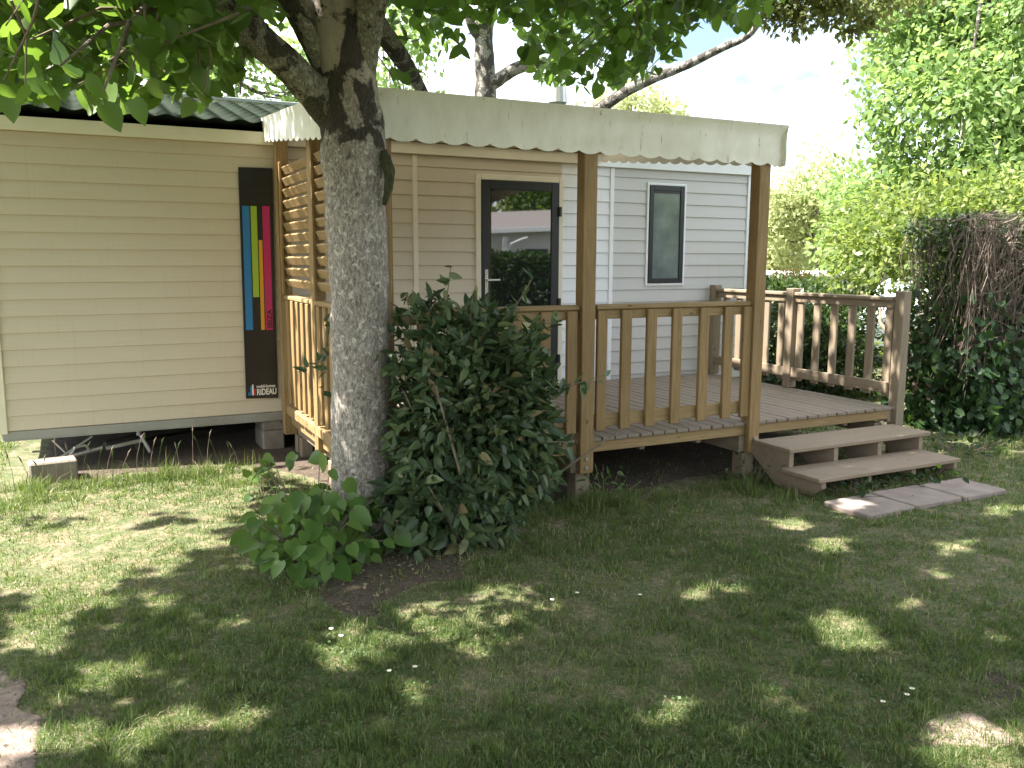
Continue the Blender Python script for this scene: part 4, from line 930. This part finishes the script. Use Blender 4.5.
# ------------------------------------------------------------------ grass
def blades(x, y, ln, w, lean=.55, z0=None, seed=0):
    n = len(x); z = ground_z(x, y)-.004 if z0 is None else z0; th = rng.random(n)*2*math.pi; ph = rng.random(n)*2*math.pi
    l = lean*np.abs(rng.normal(size=n)).clip(0, 1.6); dx, dy = np.cos(th)*l, np.sin(th)*l; sx, sy = np.cos(ph), np.sin(ph)
    B = np.stack([x, y, z], 1); S_ = np.stack([sx, sy, 0*sx], 1)*w[:, None]*.5
    up = np.sqrt(np.clip(1-(l*.6)**2, .15, 1)); Mi = B+np.stack([dx*.35*ln, dy*.35*ln, .55*ln*up], 1); Ti = B+np.stack([dx*ln, dy*ln, ln*up*(1-.25*l.clip(0, 1))], 1)
    V = np.stack([B-S_, B+S_, Mi+S_*.8, Mi-S_*.8, Ti], 1).reshape(-1, 3); k = (np.arange(n)*5)[:, None]
    return V, k, n
def grass_mesh(name, x, y, ln, w, mat, rnd, label, lean=.55, kind='stuff', parent=None):
    V, k, n = blades(x, y, ln, w, lean)
    ff = np.concatenate([k+A([[0, 1, 2, 3]]), k+A([[3, 2, 4]])], 1).ravel(); ct = np.tile([4, 3], n)
    o = link(name, mesh_np(name, V, ff, ct, False, np.repeat(rnd, 5)), mat, parent)
    if label: tag(o, label, 'grass', kind=kind)
    return o
def sample(n, r0, r1, p):
    t = rng.random(n); r = (r0**(1-p)+t*(r1**(1-p)-r0**(1-p)))**(1/(1-p)); th = R(90-YAW*-1)+rng.uniform(-.92, .86, n)
    return CX+r*np.cos(th), CY+r*np.sin(th), r
gx_, gy_, gr_ = sample(860000, 2.6, 26, .55+.75)
keep = np.ones(len(gx_), bool)
for o, sl in zip(SOILS[:4], (0, 1, 2, 3)): 
    keep &= ~inside(gx_, gy_, [tuple(p) for p in o]) | (rng.random(len(gx_)) < (.03, .16, .62, .55)[sl]+.55*(vnoise(gx_*11, gy_*11, 55) > (.72, .58, .6, .6)[sl]))
keep &= ~((gx_ > 4.56) & (gx_ < 6.15) & (gy_ > -4.0) & (gy_ < -3.6))
keep &= ~inside(gx_, gy_, [tuple(p) for p in SOILS[4]]) | (rng.random(len(gx_)) < np.clip(.55*np.exp(-(np.abs(gy_+2.9))/.35)*(gx_ > 2.4), .03, 1))
keep &= np.hypot(gx_-1.35, gy_+2.98) > .24
keep &= ~((gx_ > -.8) & (gx_ < 7) & (gy_ > -.3) & (gy_ < 4))
dry = fbm(gx_*1.6, gy_*1.6, 11); fine = vnoise(gx_*9, gy_*9, 21)
dry_sunlit = np.clip(1-np.hypot((gx_+.1)/1.3, (gy_+2.3)/1.5), 0, 1)  # dry patch; its paler straw colour also stands in for sunlight here
dens = np.clip(1.25-1.1*np.clip(dry*.7+fine*.4+dry_sunlit*.25-.32, 0, 1)*1.7, .12, 1)
keep &= rng.random(len(gx_)) < dens
x, y, r = gx_[keep], gy_[keep], gr_[keep]; dr, fn, dry_lit = dry[keep], fine[keep], dry_sunlit[keep]
ln = (.018+.035*fn*rng.random(len(x))+.012*rng.random(len(x)))*(1-.35*dry_lit)*(1.25-.4*dr); w = (.0032+.0016*rng.random(len(x)))*np.clip(r/4.2, .8, 3)
rn = np.clip(.5*rng.random(len(x))+.75*(dr-.28)+.50*dry_lit+.14*rng.normal(size=len(x)), 0, 1)
rn = np.where(rng.random(len(x)) < .10, .95, rn)
tu = vnoise(x*13, y*13, 91)*.6+vnoise(x*31, y*31, 92)*.4; ln = ln*(.45+1.5*np.clip(tu-.2, 0, 1)**1.3*1.6); rn = np.clip(rn+.25*(.5-tu), 0, 1)
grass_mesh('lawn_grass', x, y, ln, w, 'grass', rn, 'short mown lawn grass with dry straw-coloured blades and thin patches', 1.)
# longer unmown grass along the home and round the posts
def tuft_area(n, fx): return fx(n)
xs, ys, hs = [], [], []
def strip(n, x0, x1, y0, y1, h0, h1):
    a = rng.uniform(x0, x1, n); b = rng.normal((y0+y1)/2, abs(y1-y0)/4, n); m = vnoise(a*6, b*6, 77) > .42; h1 = h0+(h1-h0)*vnoise(a*9+3, b*9, 78)*1.1; xs.append(a[m]); ys.append(b[m]); hs.append((h0+(h1-h0)*rng.random(n))[m])
strip(4200, -1.3, 1.1, -.98, -.45, .03, .11); strip(2200, -1.3, -.45, -.95, -.5, .06, .2); strip(350, -.9, 1.2, -.85, -.4, .10, .26); strip(9000, -3.5, -.75, .2, 3.4, .08, .25); strip(900, .35, .75, -.85, -.55, .08, .2)
strip(2200, 2.3, 4.7, -3.1, -2.65, .05, .14); strip(1500, 2.9, 3.7, -3.0, -2.72, .08, .2); strip(2200, 4.5, 6.4, -3.62, -3.0, .05, .12); strip(1600, 4.3, 4.75, -3.5, -2.8, .06, .16)
strip(1200, -1.2, -.2, -1.3, -.9, .06, .16); strip(900, 6.3, 7.8, -3.4, -2.4, .05, .13); strip(900, .3, 1.2, -1.3, -.8, .05, .14); strip(300, 2.2, 4.6, -2.4, -1.7, .03, .09); strip(2500, 7.2, 8.2, -4.2, -2.2, .04, .12)
x, y, h = map(np.concatenate, (xs, ys, hs)); ok = ~((x > 4.56) & (x < 6.15) & (y > -4.0) & (y < -3.6)); x, y, h = x[ok], y[ok], h[ok]
grass_mesh('long_grass', x, y, h, .0035+.003*rng.random(len(x)), 'grass', np.clip(rng.random(len(x))*.9+.1*(x < 1.3), 0, 1), 'longer unmown grass along the foot of the home and the terrace posts', .75)
# seed heads standing in the long grass
n = 26
for i in range(n):
    x = -.9+1.9*((i*.618) % 1); y = -.55-.3*((i*.37) % 1); h = .2+.16*((i*.53) % 1); l = .06*math.sin(i*2.3)
    o = MB().tube([(x, y, 0), (x+l*.4, y, h*.6), (x+l, y, h)], [.0018, .0016, .0012], 4).tube([(x+l, y, h-.01), (x+l*1.15, y, h+.02), (x+l*1.5, y, h+.05)], [.002, .006, .001], 5).build('seed_head', 'twigpale' if i % 2 else 'grass')
    tag(o, 'thin seed-headed grass stalk standing against the dark gap under the home', 'grass stalk', 'seed-headed grass stalks')
# clover and small weeds in the lawn
n = 24000; x, y, r = sample(n, 2.8, 9, 1.1); m = (fbm(x*1.3+9, y*1.3, 41) > .50) & (fbm(x*1.6, y*1.6, 11) < .62) & (x > .3)
for o in SOILS[:4]: m &= ~inside(x, y, [tuple(p) for p in o])
m &= ~((x > 4.56) & (x < 6.15) & (y > -4.0) & (y < -3.6)) & (y < -2.9)
x, y = x[m], y[m]; P = np.stack([x, y, ground_z(x, y)+rng.uniform(.008, .032, len(x))], 1)
a_ = rng.normal(size=P.shape)*A([1, 1, .15]); n_ = rng.normal(size=P.shape)*.25+A([0, 0, 1])
tag(leaf_mesh('clover', [leaf_arrays(P, a_, n_, rng.uniform(.010, .019, len(P)), 1., True)], 'clover'), 'low clover and broad-leaved weeds spread through the shaded lawn', 'clover', kind='stuff')
# weeds under the steps and at the posts
def weed(loc, n, r, h, size, label, mat='sucker', w=.5, name='weed'):
    t = thing(name, label, 'plant', loc); c = A(loc, float); P = c+rng.normal(size=(n, 3))*A([r, r, 0])*.5; P[:, 2] = c[2]+rng.random(n)*h+.01
    o_ = P-c; a_ = unit(unit(o_)*A([1, 1, .2])+.5*rng.normal(size=P.shape)); n_ = A([0, -.3, 1])+.4*rng.normal(size=P.shape)
    leaf_mesh('leaves', [leaf_arrays(P, a_, n_, rng.uniform(size*.6, size*1.2, n), w)], mat, t)
    mb = MB()
    for p in P[::3]: mb.tube([(c+(p-c)*A([.3, .3, 0])), p], [.003, .002], 4)
    mb.build('stems', 'twig', t)
weed((5.05, -3.45, 0), 60, .30, .10, .05, 'low weeds growing out under the near end of the bottom step', 'ivy', .8)
weed((5.6, -3.42, 0), 50, .30, .10, .05, 'low weeds under the middle of the bottom step', 'ivy', .8)
weed((6.1, -3.38, 0), 40, .25, .12, .05, 'low weeds under the far end of the bottom step', 'sucker', .8)
weed((3.25, -2.78, -.02), 45, .22, .22, .07, 'fern-like green weed at the foot of the near awning post', 'sucker', .3)
weed((4.62, -2.85, -.02), 40, .25, .25, .05, 'tall thin weed at the foot of the far awning post', 'ivy', .4)
weed((7.1, -2.9, 0), 70, .45, .14, .06, 'leafy weeds between the steps and the clipped hedge', 'ivy', .8)
weed(tuple(at(262, 462, 6.6)*A([1, 1, 0])), 14, .2, .16, .10, 'pair of round-leaved shoots beside the concrete block', 'sucker', .85)
for i, (u, v) in enumerate([(331, 629), (341, 636), (389, 671), (415, 667), (552, 600), (883, 702), (912, 689), (907, 695), (577, 593), (640, 595)]):
    g = onz(u, v, .035); t = thing('daisy', 'small white daisy flower in the lawn', 'flower', (g[0], g[1], 0), 'daisies scattered in the lawn')
    MB().tube([(g[0], g[1], 0), (g[0]+.003, g[1], .034)], .0012, 4).build('stem', 'grass', t)
    V = [(g[0], g[1], .036)]+[(g[0]+math.cos(a)*q, g[1]+math.sin(a)*q, .037+.003*(q > .01)) for k in range(24) for a, q in [(k*math.pi/12, .012 if k % 2 else .008)]]
    MB().add(V, [(0, 1+k, 1+(k+1) % 24) for k in range(24)]).build('petals', 'flower', t)
    MB().tube([(g[0], g[1], .036), (g[0], g[1], .040)], [.004, .002], 8).build('centre', 'yellow', t)
# litter on the bare soil
mb = []; n = 900; B_ = A([p for p in SOILS[1]]); lo_, hi_ = B_.min(0), B_.max(0)
x = rng.uniform(lo_[0], hi_[0], n); y = rng.uniform(lo_[1], hi_[1], n); m = inside(x, y, [tuple(p) for p in SOILS[1]]); x2 = rng.uniform(2.2, 4.7, 500); y2 = rng.uniform(-2.9, -1.2, 500)
x, y = np.concatenate([x[m], x2]), np.concatenate([y[m], y2]); P = np.stack([x, y, ground_z(x, y)+.014], 1)
MT['litter'] = leafmat('leaf_litter', [(0, (.10, .06, .035)), (.6, (.22, .15, .09)), (1, (.38, .30, .20))], .1, .8)
tag(leaf_mesh('leaf_litter', [leaf_arrays(P, rng.normal(size=P.shape)*A([1, 1, .2]), rng.normal(size=P.shape)*.3+A([0, 0, 1]), rng.uniform(.012, .035, len(P)), .5)], 'litter'), 'dead brown leaf litter on the bare soil around the tree and under the terrace', 'leaf litter', kind='stuff')
n = 700; B_ = SOILS[0]; lo_, hi_ = B_.min(0), B_.max(0); x = rng.uniform(max(lo_[0], -1.2), hi_[0], n); y = rng.uniform(lo_[1], hi_[1], n); m = inside(x, y, [tuple(p) for p in B_]); x, y = x[m], y[m]
V = []; Fs = []
for a, b_ in zip(x, y):
    s_ = abs(rng.normal())*.005+.003; z = float(ground_z(A([a]), A([b_]))[0])+.006; k = len(V); q = rng.uniform(.6, 1.3, (6, 1))*A([[1, 0, 0], [0, 1, 0], [-1, 0, 0], [0, -1, 0], [0, 0, .7], [0, 0, -.5]])*s_
    V += [tuple(A([a, b_, z])+p) for p in q]; Fs += [(k+i, k+(i+1) % 4, k+4) for i in range(4)]+[(k+(i+1) % 4, k+i, k+5) for i in range(4)]
tag(MB().add(V, Fs).build('gravel', 'path'), 'small stones scattered on the bare path', 'gravel', kind='stuff')
